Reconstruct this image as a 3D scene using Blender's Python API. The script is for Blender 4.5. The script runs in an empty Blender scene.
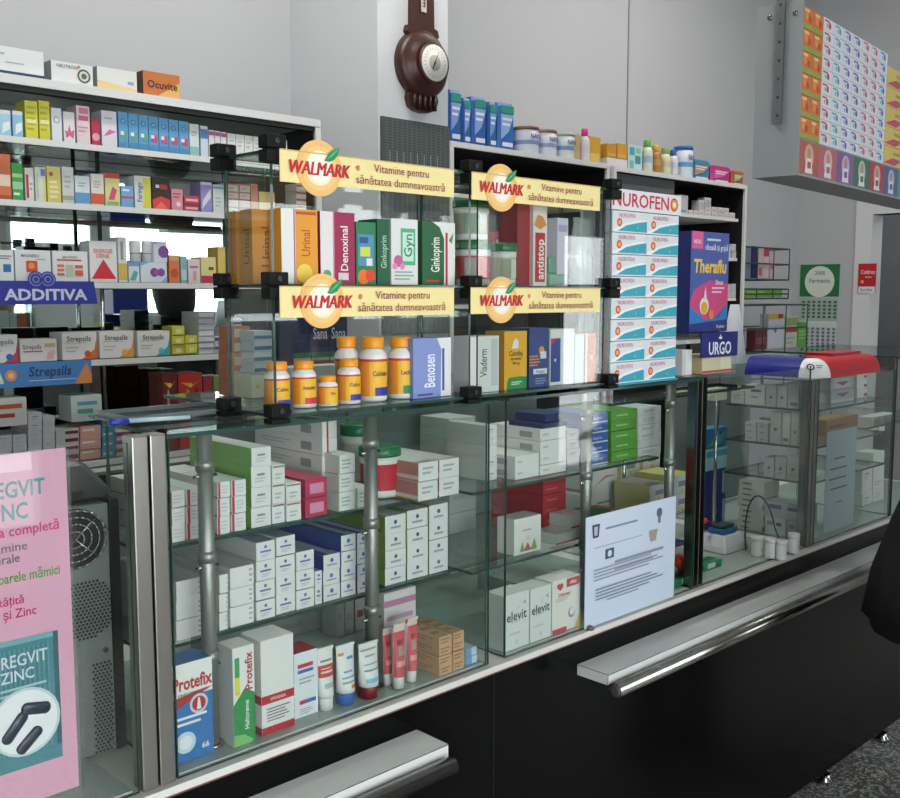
import bpy, math, random
from mathutils import Vector, Matrix
random.seed(4)
S = bpy.context.scene
COL = S.collection
# ---------------------------------------------------------------- camera
EYE = 1.5
AZ = math.radians(46); PT = math.radians(6); FP = 1000.0
FW = (math.cos(AZ)*math.cos(PT), math.sin(AZ)*math.cos(PT), -math.sin(PT))
RT = (math.sin(AZ), -math.cos(AZ), 0.0)
UP = (RT[1]*FW[2]-RT[2]*FW[1], RT[2]*FW[0]-RT[0]*FW[2], RT[0]*FW[1]-RT[1]*FW[0])
cd = bpy.data.cameras.new('camera'); cam = bpy.data.objects.new('camera', cd); COL.objects.link(cam)
cd.sensor_width = 36; cd.lens = FP/900*36; cd.clip_start = 0.02
cam.matrix_world = Matrix(((RT[0], UP[0], -FW[0], 0), (RT[1], UP[1], -FW[1], 0), (RT[2], UP[2], -FW[2], EYE), (0, 0, 0, 1)))
S.camera = cam
def ray(px, py):
    a = (px-450)/FP; b = (399-py)/FP
    return [FW[i]+a*RT[i]+b*UP[i] for i in range(3)]
def Q(px, py, X=None, Y=None, Z=None):
    d = ray(px, py)
    t = Y/d[1] if Y is not None else (X/d[0] if X is not None else (Z-EYE)/d[2])
    return (t*d[0], t*d[1], t*d[2]+EYE)
def Xat(px, Y, Z):
    a = (px-450)/FP
    return (a*(Y*FW[1]+(Z-EYE)*FW[2]) - Y*RT[1])/(RT[0]-a*FW[0])
def Yat(px, X, Z):
    a = (px-450)/FP
    return (a*(X*FW[0]+(Z-EYE)*FW[2]) - X*RT[0])/(RT[1]-a*FW[1])
# ---------------------------------------------------------------- materials
def lin(h):
    h = h.lstrip('#')
    out = []
    for i in (0, 2, 4):
        c = int(h[i:i+2], 16)/255
        out.append(c/12.92 if c <= .04045 else ((c+.055)/1.055)**2.4)
    return (*out, 1)
MATS = {}
def M(h, rough=.5, metal=0.0, noise=0.0, scale=40, bump=0.0, name=None, spec=.5):
    k = (h, rough, metal, noise, scale, bump)
    if k in MATS: return MATS[k]
    m = bpy.data.materials.new(name or 'paint_'+h.strip('#').lower()); m.use_nodes = True
    nt = m.node_tree; b = nt.nodes['Principled BSDF']
    b.inputs['Base Color'].default_value = lin(h); b.inputs['Roughness'].default_value = rough
    b.inputs['Metallic'].default_value = metal; b.inputs['Specular IOR Level'].default_value = spec
    if noise or bump:
        tc = nt.nodes.new('ShaderNodeTexCoord'); nz = nt.nodes.new('ShaderNodeTexNoise')
        nz.inputs['Scale'].default_value = scale; nz.inputs['Detail'].default_value = 4
        nt.links.new(tc.outputs['Object'], nz.inputs['Vector'])
        if noise:
            mx = nt.nodes.new('ShaderNodeMix'); mx.data_type = 'RGBA'
            c = lin(h); mx.inputs[6].default_value = tuple(x*(1-noise) for x in c[:3])+(1,)
            mx.inputs[7].default_value = tuple(min(1, x*(1+noise)) for x in c[:3])+(1,)
            nt.links.new(nz.outputs['Fac'], mx.inputs[0]); nt.links.new(mx.outputs[2], b.inputs['Base Color'])
        if bump:
            bp = nt.nodes.new('ShaderNodeBump'); bp.inputs['Strength'].default_value = bump; bp.inputs['Distance'].default_value = .005
            nt.links.new(nz.outputs['Fac'], bp.inputs['Height']); nt.links.new(bp.outputs['Normal'], b.inputs['Normal'])
    MATS[k] = m
    return m
def glass_mat(name, tint, f0=.05, gl=.01, haze=0.0):
    m = bpy.data.materials.new(name); m.use_nodes = True; nt = m.node_tree; nt.nodes.clear()
    N = nt.nodes.new; L = nt.links.new
    out = N('ShaderNodeOutputMaterial'); tr = N('ShaderNodeBsdfTransparent'); tr.inputs[0].default_value = (*tint, 1)
    g = N('ShaderNodeBsdfGlossy'); g.inputs['Roughness'].default_value = gl
    lw = N('ShaderNodeLayerWeight'); lw.inputs['Blend'].default_value = .5
    p = N('ShaderNodeMath'); p.operation = 'POWER'; p.inputs[1].default_value = 5
    ma = N('ShaderNodeMath'); ma.operation = 'MULTIPLY_ADD'; ma.inputs[1].default_value = 1-f0; ma.inputs[2].default_value = f0
    mx = N('ShaderNodeMixShader')
    L(lw.outputs['Facing'], p.inputs[0]); L(p.outputs[0], ma.inputs[0]); L(ma.outputs[0], mx.inputs[0])
    base = tr
    if haze:
        df = N('ShaderNodeBsdfDiffuse'); df.inputs[0].default_value = (.8, .85, .83, 1)
        m2 = N('ShaderNodeMixShader'); m2.inputs[0].default_value = haze
        L(tr.outputs[0], m2.inputs[1]); L(df.outputs[0], m2.inputs[2]); base = m2
    L(base.outputs[0], mx.inputs[1]); L(g.outputs[0], mx.inputs[2]); L(mx.outputs[0], out.inputs[0])
    return m
GLASS = glass_mat('clear_glass', (.965, .985, .975), .05)
SHGLASS = glass_mat('shelf_glass', (.90, .965, .945), .04)
TUBE = M('#9b9d99', .42, .75, .08, 30, name='satin_steel')
ACRYL = glass_mat('clear_acrylic', (.95, .95, .95), .05, .03, .05)
POLY = glass_mat('clear_polythene', (.93, .94, .95), .08, .12, .28)
GEDGE = M('#2f4a44', .15, name='green_glass_edge')
MIRROR = M('#d3dfdc', .015, 1.0, name='mirror_silver')
STEEL = M('#9a9894', .22, 1.0, .12, 30, .05, name='brushed_steel')
CHROME = M('#b5b5b3', .12, 1.0, name='chrome')
BLACKP = M('#060607', .6, name='black_plastic', spec=.25)
WHITE = '#dcdcda'
# ---------------------------------------------------------------- mesh builder
TXT = {}
def text2d(s, off=0.0):
    k = (s, off)
    if k not in TXT:
        c = bpy.data.curves.new('lettering', 'FONT'); c.body = s; c.resolution_u = 2; c.offset = off
        o = bpy.data.objects.new('lettering', c); me = o.to_mesh()
        vs = [(v.co.x, v.co.y) for v in me.vertices]; fs = [tuple(p.vertices) for p in me.polygons]
        nrm = [p.normal.z for p in me.polygons]
        fs = [f if n >= 0 else tuple(reversed(f)) for f, n in zip(fs, nrm)]
        o.to_mesh_clear(); bpy.data.objects.remove(o); bpy.data.curves.remove(c)
        if vs:
            x0 = min(v[0] for v in vs); x1 = max(v[0] for v in vs)
        else: x0 = x1 = 0
        TXT[k] = (vs, fs, x0, x1)
    return TXT[k]
class MB:
    def __init__(s): s.v = []; s.f = []; s.m = []; s.mats = []; s.smooth = []
    def mi(s, m):
        if isinstance(m, str): m = M(m)
        if m not in s.mats: s.mats.append(m)
        return s.mats.index(m)
    def poly(s, pts, m, sm=False):
        n = len(s.v); s.v += [tuple(p) for p in pts]; s.f.append(tuple(range(n, n+len(pts)))); s.m.append(s.mi(m)); s.smooth.append(sm)
    def box(s, x0, y0, z0, x1, y1, z1, m, top=None, left=None, front=None, edge=None):
        P = [(x0,y0,z0),(x1,y0,z0),(x1,y1,z0),(x0,y1,z0),(x0,y0,z1),(x1,y0,z1),(x1,y1,z1),(x0,y1,z1)]
        n = len(s.v); s.v += P
        for f, mm in (((0,3,2,1), m), ((4,5,6,7), top or m), ((0,1,5,4), front or m), ((1,2,6,5), m), ((2,3,7,6), m), ((3,0,4,7), left or m)):
            s.f.append(tuple(n+i for i in f)); s.m.append(s.mi(mm)); s.smooth.append(False)
    def pane(s, x0, y0, z0, x1, y1, z1, m, edge=GEDGE):
        # glass on the two large faces, dark green on the four edges
        d = (x1-x0, y1-y0, z1-z0); ax = d.index(min(d))
        P = [(x0,y0,z0),(x1,y0,z0),(x1,y1,z0),(x0,y1,z0),(x0,y0,z1),(x1,y0,z1),(x1,y1,z1),(x0,y1,z1)]
        n = len(s.v); s.v += P
        for f, a in (((0,3,2,1),2),((4,5,6,7),2),((0,1,5,4),1),((1,2,6,5),0),((2,3,7,6),1),((3,0,4,7),0)):
            s.f.append(tuple(n+i for i in f)); s.m.append(s.mi(m if a == ax else edge)); s.smooth.append(False)
    def bar(s, a, b, r, m, n=10, cap=True, r2=None):
        a = Vector(a); b = Vector(b); d = (b-a).normalized(); r2 = r if r2 is None else r2
        e = d.orthogonal().normalized(); g = d.cross(e); k = len(s.v)
        for c, rr in ((a, r), (b, r2)):
            for i in range(n):
                t = 2*math.pi*i/n; s.v.append(tuple(c+e*math.cos(t)*rr+g*math.sin(t)*rr))
        mi = s.mi(m)
        for i in range(n):
            j = (i+1) % n; s.f.append((k+i, k+j, k+n+j, k+n+i)); s.m.append(mi); s.smooth.append(True)
        if cap:
            s.f.append(tuple(k+i for i in reversed(range(n)))); s.f.append(tuple(k+n+i for i in range(n))); s.m += [mi, mi]; s.smooth += [False, False]
    def path(s, pts, r, m, n=8):
        for p, q in zip(pts, pts[1:]): s.bar(p, q, r, m, n)
    def lathe(s, c, prof, m, n=28, axis='z', cap=True):
        # prof: list of (radius, height, material or None)
        k = len(s.v); c = Vector(c)
        def P(r, h, t):
            a, b = r*math.cos(t), r*math.sin(t)
            return {'z': (a, b, h), 'x': (h, a, b), 'y': (a, -h, b)}[axis]
        for (r, h, *_) in prof:
            for i in range(n): s.v.append(tuple(c+Vector(P(r, h, 2*math.pi*i/n))))
        for q in range(len(prof)-1):
            mm = prof[q][2] if len(prof[q]) > 2 else m; mi = s.mi(mm)
            for i in range(n):
                j = (i+1) % n; s.f.append((k+q*n+i, k+q*n+j, k+(q+1)*n+j, k+(q+1)*n+i)); s.m.append(mi); s.smooth.append(True)
        if cap:
            s.f.append(tuple(k+i for i in reversed(range(n)))); s.m.append(s.mi(prof[0][2] if len(prof[0])>2 else m))
            e = k+(len(prof)-1)*n; s.f.append(tuple(e+i for i in range(n))); s.m.append(s.mi(prof[-1][2] if len(prof[-1])>2 else m)); s.smooth += [False, False]
    def loft(s, rings, m, cap=True, sm=True):
        k = len(s.v); n = len(rings[0]); mi = s.mi(m)
        for r in rings: s.v += [tuple(p) for p in r]
        for q in range(len(rings)-1):
            for i in range(n):
                j = (i+1) % n; s.f.append((k+q*n+i, k+q*n+j, k+(q+1)*n+j, k+(q+1)*n+i)); s.m.append(mi); s.smooth.append(sm)
        if cap:
            s.f.append(tuple(k+i for i in reversed(range(n)))); e = k+(len(rings)-1)*n; s.f.append(tuple(e+i for i in range(n))); s.m += [mi, mi]; s.smooth += [False, False]
    def decal(s, O, U, V, items, eps=.0004):
        # O: corner of a face, U/V: its edge vectors; items drawn in the face's own 0..1 frame
        O = Vector(O); U = Vector(U); V = Vector(V); Nn = U.cross(V).normalized(); w = U.length; h = V.length
        def at(a, b, e): return O+U*a+V*b+Nn*e
        for q, it in enumerate(items):
            e = eps*(1+q*.35); k = it[0]
            if k == 'r': _, a, b, c, d, m = it; s.poly([at(a,b,e), at(c,b,e), at(c,d,e), at(a,d,e)], m)
            elif k == 'p': s.poly([at(a,b,e) for a, b in it[1]], it[2])
            elif k == 'd':
                _, a, b, r, m = it; s.poly([at(a+r*math.cos(t)*h/w, b+r*math.sin(t), e) for t in [i*math.pi/12 for i in range(24)]], m)
            elif k == 'l':       # fine print: n thin lines
                _, a, b, c, d, n, m = it
                for i in range(n):
                    y = b+(d-b)*(i+.5)/n; t = (d-b)/n*.22; cc = a+(c-a)*(.72+.28*((i*37) % 10)/10)
                    s.poly([at(a,y-t,e), at(cc,y-t,e), at(cc,y+t,e), at(a,y+t,e)], m)
            elif k == 't':
                _, txt, a, b, size, m = it[:6]; opt = it[6] if len(it) > 6 else {}
                vs, fs, x0, x1 = text2d(txt, opt.get('off', .012)); rot = opt.get('rot', 0); sh = opt.get('shear', 0)
                hh = size*(w if rot else h); sc = hh/.7; tw = (x1-x0)*sc; mw = opt.get('w', .9)*(h if rot else w)
                sx = sc*min(1, mw/tw) if tw else sc
                if opt.get('fill') and tw: sx = sc*mw/tw
                n = len(s.v); mi = s.mi(m); uu = U/w; vv = V/h
                for x, y in vs:
                    lx = (x-(x0+x1)/2)*sx; ly = (y-.35)*sc; lx += ly*sh
                    if rot: lx, ly = -ly, lx
                    s.v.append(tuple(O+uu*(a*w+lx)+vv*(b*h+ly)+Nn*e))
                for f in fs: s.f.append(tuple(n+i for i in f)); s.m.append(mi); s.smooth.append(False)
    def build(s, name, parent=None, label=None, cat=None, group=None, kind=None, origin=None):
        if parent is not None: o0 = Vector(parent.get('_o', (0,0,0)))
        elif origin: o0 = Vector(origin)
        else:
            xs = [v[0] for v in s.v]; ys = [v[1] for v in s.v]; zs = [v[2] for v in s.v]
            o0 = Vector(((min(xs)+max(xs))/2, (min(ys)+max(ys))/2, min(zs)))
        me = bpy.data.meshes.new(name); me.from_pydata([tuple(Vector(v)-o0) for v in s.v], [], s.f)
        for m in s.mats: me.materials.append(m)
        me.polygons.foreach_set('material_index', s.m); me.polygons.foreach_set('use_smooth', s.smooth); me.update()
        o = bpy.data.objects.new(name, me); COL.objects.link(o)
        if parent is not None: o.parent = parent; o['_o'] = tuple(o0)
        else: o.location = o0
        o['_o'] = tuple(o0)
        tag(o, label, cat, group, kind)
        return o
LABELS = {}
def tag(o, label=None, cat=None, group=None, kind=None):
    if label:
        n = len(label.split())
        if (n < 4 and cat) or n > 16: print('BADLABEL', n, label)
        o['label'] = label
        if cat: LABELS.setdefault(label, []).append(o)
    if cat: o['category'] = cat
    if group: o['group'] = group
    if kind: o['kind'] = kind
def thing(name, label, cat, loc, group=None):
    o = bpy.data.objects.new(name, None); o.empty_display_size = .05; COL.objects.link(o); o.location = loc; o['_o'] = tuple(loc)
    tag(o, label, cat, group); return o
def struct(name, mb): return mb.build(name, kind='structure')
def bevel(o, w=.002, seg=2):
    b = o.modifiers.new('bevel', 'BEVEL'); b.width = w; b.segments = seg; b.limit_method = 'ANGLE'
    return o
# ---------------------------------------------------------------- cartons
NAME = ['medicine_box']
def carton(label, px0, px1, pyt, Y, z0, dep, base=WHITE, front=(), left=None, top=None, lf=(), tf=(), group=None, name=None, ztop=None, cat='box', x0=None, gap=.0006):
    z1 = ztop
    if z1 is None:
        xm = Xat((px0+px1)/2, Y, z0+.05); z1 = Q((px0+px1)/2, pyt, Y=Y)[2]
    zm = (z0+z1)/2
    a = (Xat(px0, Y, zm) if x0 is None else x0)+gap; b = Xat(px1, Y, zm)-gap; z0 += gap; z1 -= gap*.3
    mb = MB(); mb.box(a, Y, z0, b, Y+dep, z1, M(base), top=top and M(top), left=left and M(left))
    mb.decal((a, Y, z0), (b-a, 0, 0), (0, 0, z1-z0), front)
    if lf: mb.decal((a, Y+dep, z0), (0, -dep, 0), (0, 0, z1-z0), lf)
    if tf: mb.decal((a, Y, z1), (b-a, 0, 0), (0, dep, 0), tf)
    return mb.build(name or NAME[0], None, label, cat, group)
def cartonL(label, pxa, pxb, pyt, X, z0, dep, base=WHITE, lf=(), front=(), group=None, name='tablet_carton', gap=.0006):
    # a carton whose printed face looks along -X (boxes facing the side glass)
    z1 = Q((pxa+pxb)/2, pyt, X=X)[2]; zm = (z0+z1)/2
    ya = Yat(pxa, X, zm)-gap; yb = Yat(pxb, X, zm)+gap; z0 += gap
    mb = MB(); mb.box(X, yb, z0, X+dep, ya, z1, M(base))
    mb.decal((X, ya, z0), (0, yb-ya, 0), (0, 0, z1-z0), lf)
    if front: mb.decal((X, yb, z0), (dep, 0, 0), (0, 0, z1-z0), front)
    return mb.build(name, None, label, 'box', group)
ORD = ['leftmost', 'second', 'third', 'fourth', 'fifth', 'sixth', 'seventh', 'eighth', 'ninth', 'tenth', 'eleventh', 'twelfth']
def rowname(i, n):
    if n == 1: return 'single'
    if i == 0: return 'bottom'
    if i == n-1: return 'topmost'
    return ['', 'second', 'third', 'fourth', 'fifth', 'sixth', 'seventh'][i]
PRT = [[('l', .15, .3, .75, .7, 2, '#9aa3b5')], [('l', .2, .2, .8, .8, 3, '#b4b8c0')], [('r', .25, .5, .7, .62, '#8b93a8'), ('l', .2, .15, .7, .4, 2, '#b4b8c0')], []]
def stack(desc, where, cols, Y, z0, dep, group, base=WHITE, front=None, left=None, top=None, lf=(), tf=(), name=None):
    for ci, c in enumerate(cols):
        p0, p1, ys = c[:3]; o = c[3] if len(c) > 3 else {}
        z = z0; n = len(ys)-1; xm = (p0+p1)/2
        w = o.get('where', where); d = o.get('desc', desc)
        for k in range(n):
            yt, yb = ys[n-1-k], ys[n-k]; h = Q(xm, yt, Y=o.get('Y', Y))[2]-Q(xm, yb, Y=o.get('Y', Y))[2]
            cn = ORD[ci] if len(cols) > 1 else ''
            L = f"{d}, {rowname(k, n)}" + (f" in {cn} column" if cn else " of its pile") + f", {w}"
            fr = o.get('front', front); fr = random.choice(PRT) if fr is None else fr
            j = random.uniform(-.5, .5)
            carton(L, p0+j*.5, p1+j*.5, None, o.get('Y', Y)+random.uniform(0, .006), z, o.get('dep', dep), o.get('base', base), fr, o.get('left', left), o.get('top', top), o.get('lf', lf), tf, group, name, ztop=z+h)
            z += h
# ================================================================ the room
def wallmat(h): return M(h, .85, 0, .02, 3, .04)
FLOORM = M('#8a8a86', .35, 0, .01, 160, name='speckled_terrazzo')
_nt = FLOORM.node_tree; _vo = _nt.nodes.new('ShaderNodeTexVoronoi'); _vo.inputs['Scale'].default_value = 130; _tc = _nt.nodes.new('ShaderNodeTexCoord'); _rp = _nt.nodes.new('ShaderNodeValToRGB')
_nt.links.new(_tc.outputs['Object'], _vo.inputs['Vector']); _sx = _nt.nodes.new('ShaderNodeSeparateColor'); _nt.links.new(_vo.outputs['Color'], _sx.inputs[0]); _nt.links.new(_sx.outputs[0], _rp.inputs[0])
_rp.color_ramp.elements[0].position = .45; _rp.color_ramp.elements[0].color = lin('#70706d'); _rp.color_ramp.elements[1].position = .95; _rp.color_ramp.elements[1].color = lin('#dcdcd6')
_nt.links.new(_rp.outputs[0], _nt.nodes['Principled BSDF'].inputs['Base Color'])
WM = wallmat('#b1b1b4'); WM2 = wallmat('#b9b9bb')
mb = MB(); mb.box(-2.2, -1.95, -.1, 8.2, 3.4, 0, FLOORM); struct('floor', mb)
mb = MB(); mb.box(-2.2, -1.95, 3.6, 8.2, 3.4, 3.7, wallmat('#d9d9d9')); struct('ceiling', mb)
mb = MB(); mb.box(-2.2, 3.09, 0, 6.0, 3.24, 3.6, WM); struct('wall_back', mb)
mb = MB(); mb.box(2.18, 2.60, 0, 2.5, 3.09, 3.6, wallmat('#d0d1d4')); struct('wall_column', mb)
mb = MB(); mb.box(-2.3, -1.95, 0, -2.2, 3.4, 3.6, WM); struct('wall_left', mb)
mb = MB()
mb.box(6.0, 2.60, 0, 6.12, 3.24, 3.6, WM); mb.box(6.0, 1.5, 1.97, 6.12, 2.60, 3.6, WM); mb.box(6.0, -1.95, 0, 6.12, 1.5, 3.6, WM); struct('wall_end', mb)
mb = MB(); mb.box(5.985, 2.585, 0, 6.13, 2.685, 1.97, wallmat('#cfcfd0')); mb.box(5.985, 1.45, 1.97, 6.13, 2.685, 2.06, wallmat('#cfcfd0')); mb.box(5.985, 1.45, 0, 6.13, 1.53, 1.97, wallmat('#cfcfd0')); struct('door_1', mb)
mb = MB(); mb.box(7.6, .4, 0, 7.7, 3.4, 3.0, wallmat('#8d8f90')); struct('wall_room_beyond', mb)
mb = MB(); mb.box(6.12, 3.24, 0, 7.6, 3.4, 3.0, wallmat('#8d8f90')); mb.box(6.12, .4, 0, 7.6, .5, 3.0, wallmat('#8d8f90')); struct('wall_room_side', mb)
mb = MB(); mb.box(4.6, 3.066, 1.995, 5.35, 3.09, 2.015, '#8e9092'); struct('trim_1', mb)
mb = MB(); mb.box(4.217, 3.084, 2.0, 4.224, 3.09, 3.6, '#8e9092'); struct('trim_2', mb)
# street side wall with the shop windows that light the room
FWM = wallmat('#b9b9b9'); y0, y1 = -1.95, -1.80
mb = MB()
segs = [(-2.3, -1.9), (1.75, 2.80), (4.72, 5.3), (5.95, 8.2)]
for a, b in segs: mb.box(a, y0, 0, b, y1, 3.6, FWM)
for a, b, zb, zt in ((-1.9, 1.75, .45, 2.62), (2.8, 3.5, 1.30, 2.40), (3.5, 4.72, 1.30, 2.42), (5.3, 5.95, .25, 1.95)):
    mb.box(a, y0, zt, b, y1, 3.6, FWM); mb.box(a, y0, 0, b, y1, zb, FWM)
struct('wall_front', mb)
FR = M('#c9ced0', .4)
def window(n, a, b, zb, zt, mull, trans):
    mb = MB(); t = .05
    mb.box(a, -1.92, zb, a+t, -1.84, zt, FR); mb.box(b-t, -1.92, zb, b, -1.84, zt, FR); mb.box(a+t, -1.92, zt-t, b-t, -1.84, zt, FR); mb.box(a+t, -1.92, zb, b-t, -1.84, zb+t, FR)
    for x in mull: mb.box(x-.04, -1.915, zb+t, x+.04, -1.845, zt-t, FR)
    for (xa, xb, z) in trans: mb.box(xa, -1.91, z-.035, xb, -1.85, z+.035, FR)
    o = struct('window_%d' % n, mb)
    g = MB(); g.box(a+t, -1.885, zb+t, b-t, -1.879, zt-t, GLASS); g.build('window_pane', o)
window(1, -1.9, 1.75, .45, 2.62, (-.7, .55), ())
window(2, 2.8, 3.5, 1.30, 2.40, (), ())
window(3, 3.5, 4.72, 1.30, 2.42, (3.58, ), ((3.62, 4.67, 2.06),))
window(4, 5.3, 5.95, .25, 1.95, (), ())
mb = MB(); mb.box(-12, -6.2, -.1, 16, -1.95, -.02, M('#c8c6c0', .9, 0, .06, 2)); struct('ground_street', mb)
# ================================================================ counter body and ledges
BLK = M('#070708', .2, 0, .0, name='black_laminate', spec=.16)
t = thing('shop_counter', 'long glossy black counter base carrying the glass cabinets', 'counter', (1.4, 1.55, 0))
mb = MB(); mb.box(-.9, 1.298, .055, 3.9, 1.32, .762, BLK); mb.build('front_panel', t)
mb = MB(); mb.box(-.9, 1.33, .03, 3.9, 1.86, .760, M('#2a2b2c')); mb.build('cabinet_body', t)
mb = MB(); mb.box(-.9, 1.287, .770, 3.9, 1.90, .782, M('#d6d4d0', .45)); mb.box(-.9, 1.288, .7665, 3.9, 1.296, .7699, '#6a3f3a'); mb.build('counter_top', t, 'off white counter board edge')
for i, x in enumerate((.2, 1.5, 2.88, 3.3, 3.7)):
    mb = MB(); mb.lathe((x, 1.315, 0), [(.022, 0), (.022, .012), (.014, .02), (.014, .03)], CHROME, 16); mb.build('foot', t, 'small chrome foot')
for x in (1.372,):
    mb = MB(); mb.box(x-.001, 1.2968, .09, x+.001, 1.2979, .762, '#1c1c1e'); mb.build('panel_joint', t)
LED = M('#e2e2e0', .5, name='white_laminate')
def ledge(xa, xb, label):
    t = thing('bag_ledge', label, 'ledge', (xa, 1.23, .66), 'white ledges with steel rails on the black counter front')
    mb = MB(); mb.box(xa, 1.214, .690, xb, 1.2965, .713, LED); mb.decal((xa, 1.214, .690), (xb-xa, 0, 0), (0, 0, .023), [('r', 0, .93, 1, 1, '#3a3b3c')])
    mb.decal((xa, 1.2965, .690), (0, -.0825, 0), (0, 0, .023), [('r', 0, .94, 1, 1, '#3a3b3c'), ('r', .985, 0, 1, 1, '#3a3b3c')]); mb.build('shelf_board', t)
    mb = MB(); mb.bar((xa-.004, 1.193, .686), (xb-.01, 1.193, .686), .0155, STEEL, 20); ru = mb.build('rail_tube', t, 'polished steel tube rail'); mb = MB(); mb.lathe((xa-.0075, 1.193, .686), [(.008, 0, '#4a4644'), (.0135, .001), (.0135, .003)], '#6a6662', 20, 'x'); mb.build('end_cap', ru, 'dark round end cap')
    for x in (xa+.12, (xa+xb)/2, xb-.12):
        mb = MB(); mb.box(x-.01, 1.19, .668, x+.01, 1.2965, .6895, BLACKP); mb.build('bracket', t)
ledge(-.4, 1.168, 'white ledge with steel rail below the left glass cabinet')
ledge(1.630, 3.4, 'long white ledge with steel rail below the paper notice')
# ================================================================ glass cabinets
ZT = 1.300
def cab(label, xa, xb, la=True, lb=True, sh=(), back=True, shY=(1.40, 1.78), top=True, front=True, zt=1.294, group='glass counter cabinets'):
    t = thing('glass_cabinet', label, 'display cabinet', ((xa+xb)/2, 1.55, .783), group)
    if front: mb = MB(); mb.pane(xa, 1.300, .784, xb, 1.305, zt, GLASS); mb.build('front_pane', t)
    if la: mb = MB(); mb.pane(xa, 1.306, .784, xa+.005, 1.50 if xa < .7 else shY[1]+.02, zt, GLASS); mb.build('side_pane', t)
    if lb: mb = MB(); mb.pane(xb-.005, 1.306, .784, xb, shY[1]+.02, zt, GLASS); mb.build('side_pane', t)
    if top and xa < .7:
        mb = MB(); mb.pane(xa-.004, 1.29, 1.295, .96, 1.50, 1.301, SHGLASS); mb.build('top_pane', t); mb = MB(); mb.pane(.9605, 1.29, 1.295, xb+.004, 1.81, 1.301, SHGLASS); mb.build('top_pane', t)
    elif top: mb = MB(); mb.pane(xa-.004, 1.29, 1.295, xb+.004, 1.81, 1.301, SHGLASS); mb.build('top_pane', t)
    mb = MB(); mb.box(xa+.006, 1.31, .7835, xb-.006, 1.80, .7862, M('#a9b3ae', .15)); mb.build('base_board', t)
    for z in sh: mb = MB(); mb.pane(xa+.008, shY[0], z-.006, xb-.008, shY[1], z, SHGLASS); mb.build('shelf', t)
    if back: mb = MB(); mb.box(xa+.006 if xa > .7 else 1.02, 1.803, .787, xb-.006, 1.808, zt, M('#7f8886', .3)); mb.build('back_panel', t, 'grey green sliding back panel')
    return t
c0 = cab('glass counter cabinet at left holding the computer, behind the pink poster', .02, .633, False, False, back=False, top=False)
c1 = cab('glass counter cabinet with two shelves of stacked cartons above toothpaste tubes', .694, 1.36, True, True, (1.110, .950))
c2 = cab('glass counter cabinet carrying the paper notice on its front pane', 1.408, 2.078, True, False, (1.100, .935))
c3 = cab('open glass counter section between the two dark posts', 2.122, 2.655, False, False, (), False, top=False)
c4 = cab('corner glass cabinet under the blue and red cap', 2.71, 3.235, True, True, (1.168, 1.060, .958), True, (1.32, 1.60), False, zt=1.259)
c5 = cab('far right empty looking glass counter cabinet beside the black coat', 3.245, 3.86, False, True, (1.06,), False)
# tubes that carry the shelves
def tube(x, y, z0, z1, par, r=.0125):
    mb = MB(); mb.bar((x, y, z0), (x, y, z1), r, TUBE, 16)
    for z in (1.24, 1.096, .936): mb.bar((x, y, z-.012), (x, y, z+.006), r+.0022, TUBE, 16); mb.bar((x-.02, y, z-.02), (x+.02, y, z-.02), .0025, CHROME, 8)
    mb.lathe((x, y, z0), [(r+.008, 0), (r+.008, .004)], CHROME, 16); mb.build('support_tube', par)
tube(.788, 1.362, .787, 1.293, c1); tube(1.119, 1.362, .787, 1.293, c1); tube(1.20, 1.745, .787, 1.293, c1, .01)
tube(1.77, 1.39, .787, 1.293, c2); tube(2.06, 1.362, .787, 1.293, c2)
# double steel posts
def post(label, xs, w, y, z0, z1, m):
    t = thing('steel_post', label, 'post', (xs[0], y, z0), 'steel posts between the glass cabinets')
    for x in xs:
        mb = MB(); mb.box(x, y, z0, x+w, y+.03, z1, m)
        if x == xs[-1] and w > .025:
            for i in range(4): mb.lathe((x+w/2, y, z1-.03-i*.022), [(w*.26, .0), (w*.26, .001)], CHROME, 12, 'y')
        bevel(mb.build('upright', t), .002)
post('wide double steel post between the computer and the left glass cabinet', (.638, .6655), .0245, 1.298, .783, 1.302, M('#a8a5a0', .3, 1.0, .15, 12, .05))
post('dark steel post at the right end of the paper notice', (2.080, 2.101), .019, 1.300, .783, 1.302, M('#96938f', .18, 1.0, .15, 12))
post('dark steel post below the join of the blue and red cap', (2.660, 2.684), .022, 1.300, .783, 1.261, M('#85827e', .18, 1.0, .15, 12))
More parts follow.
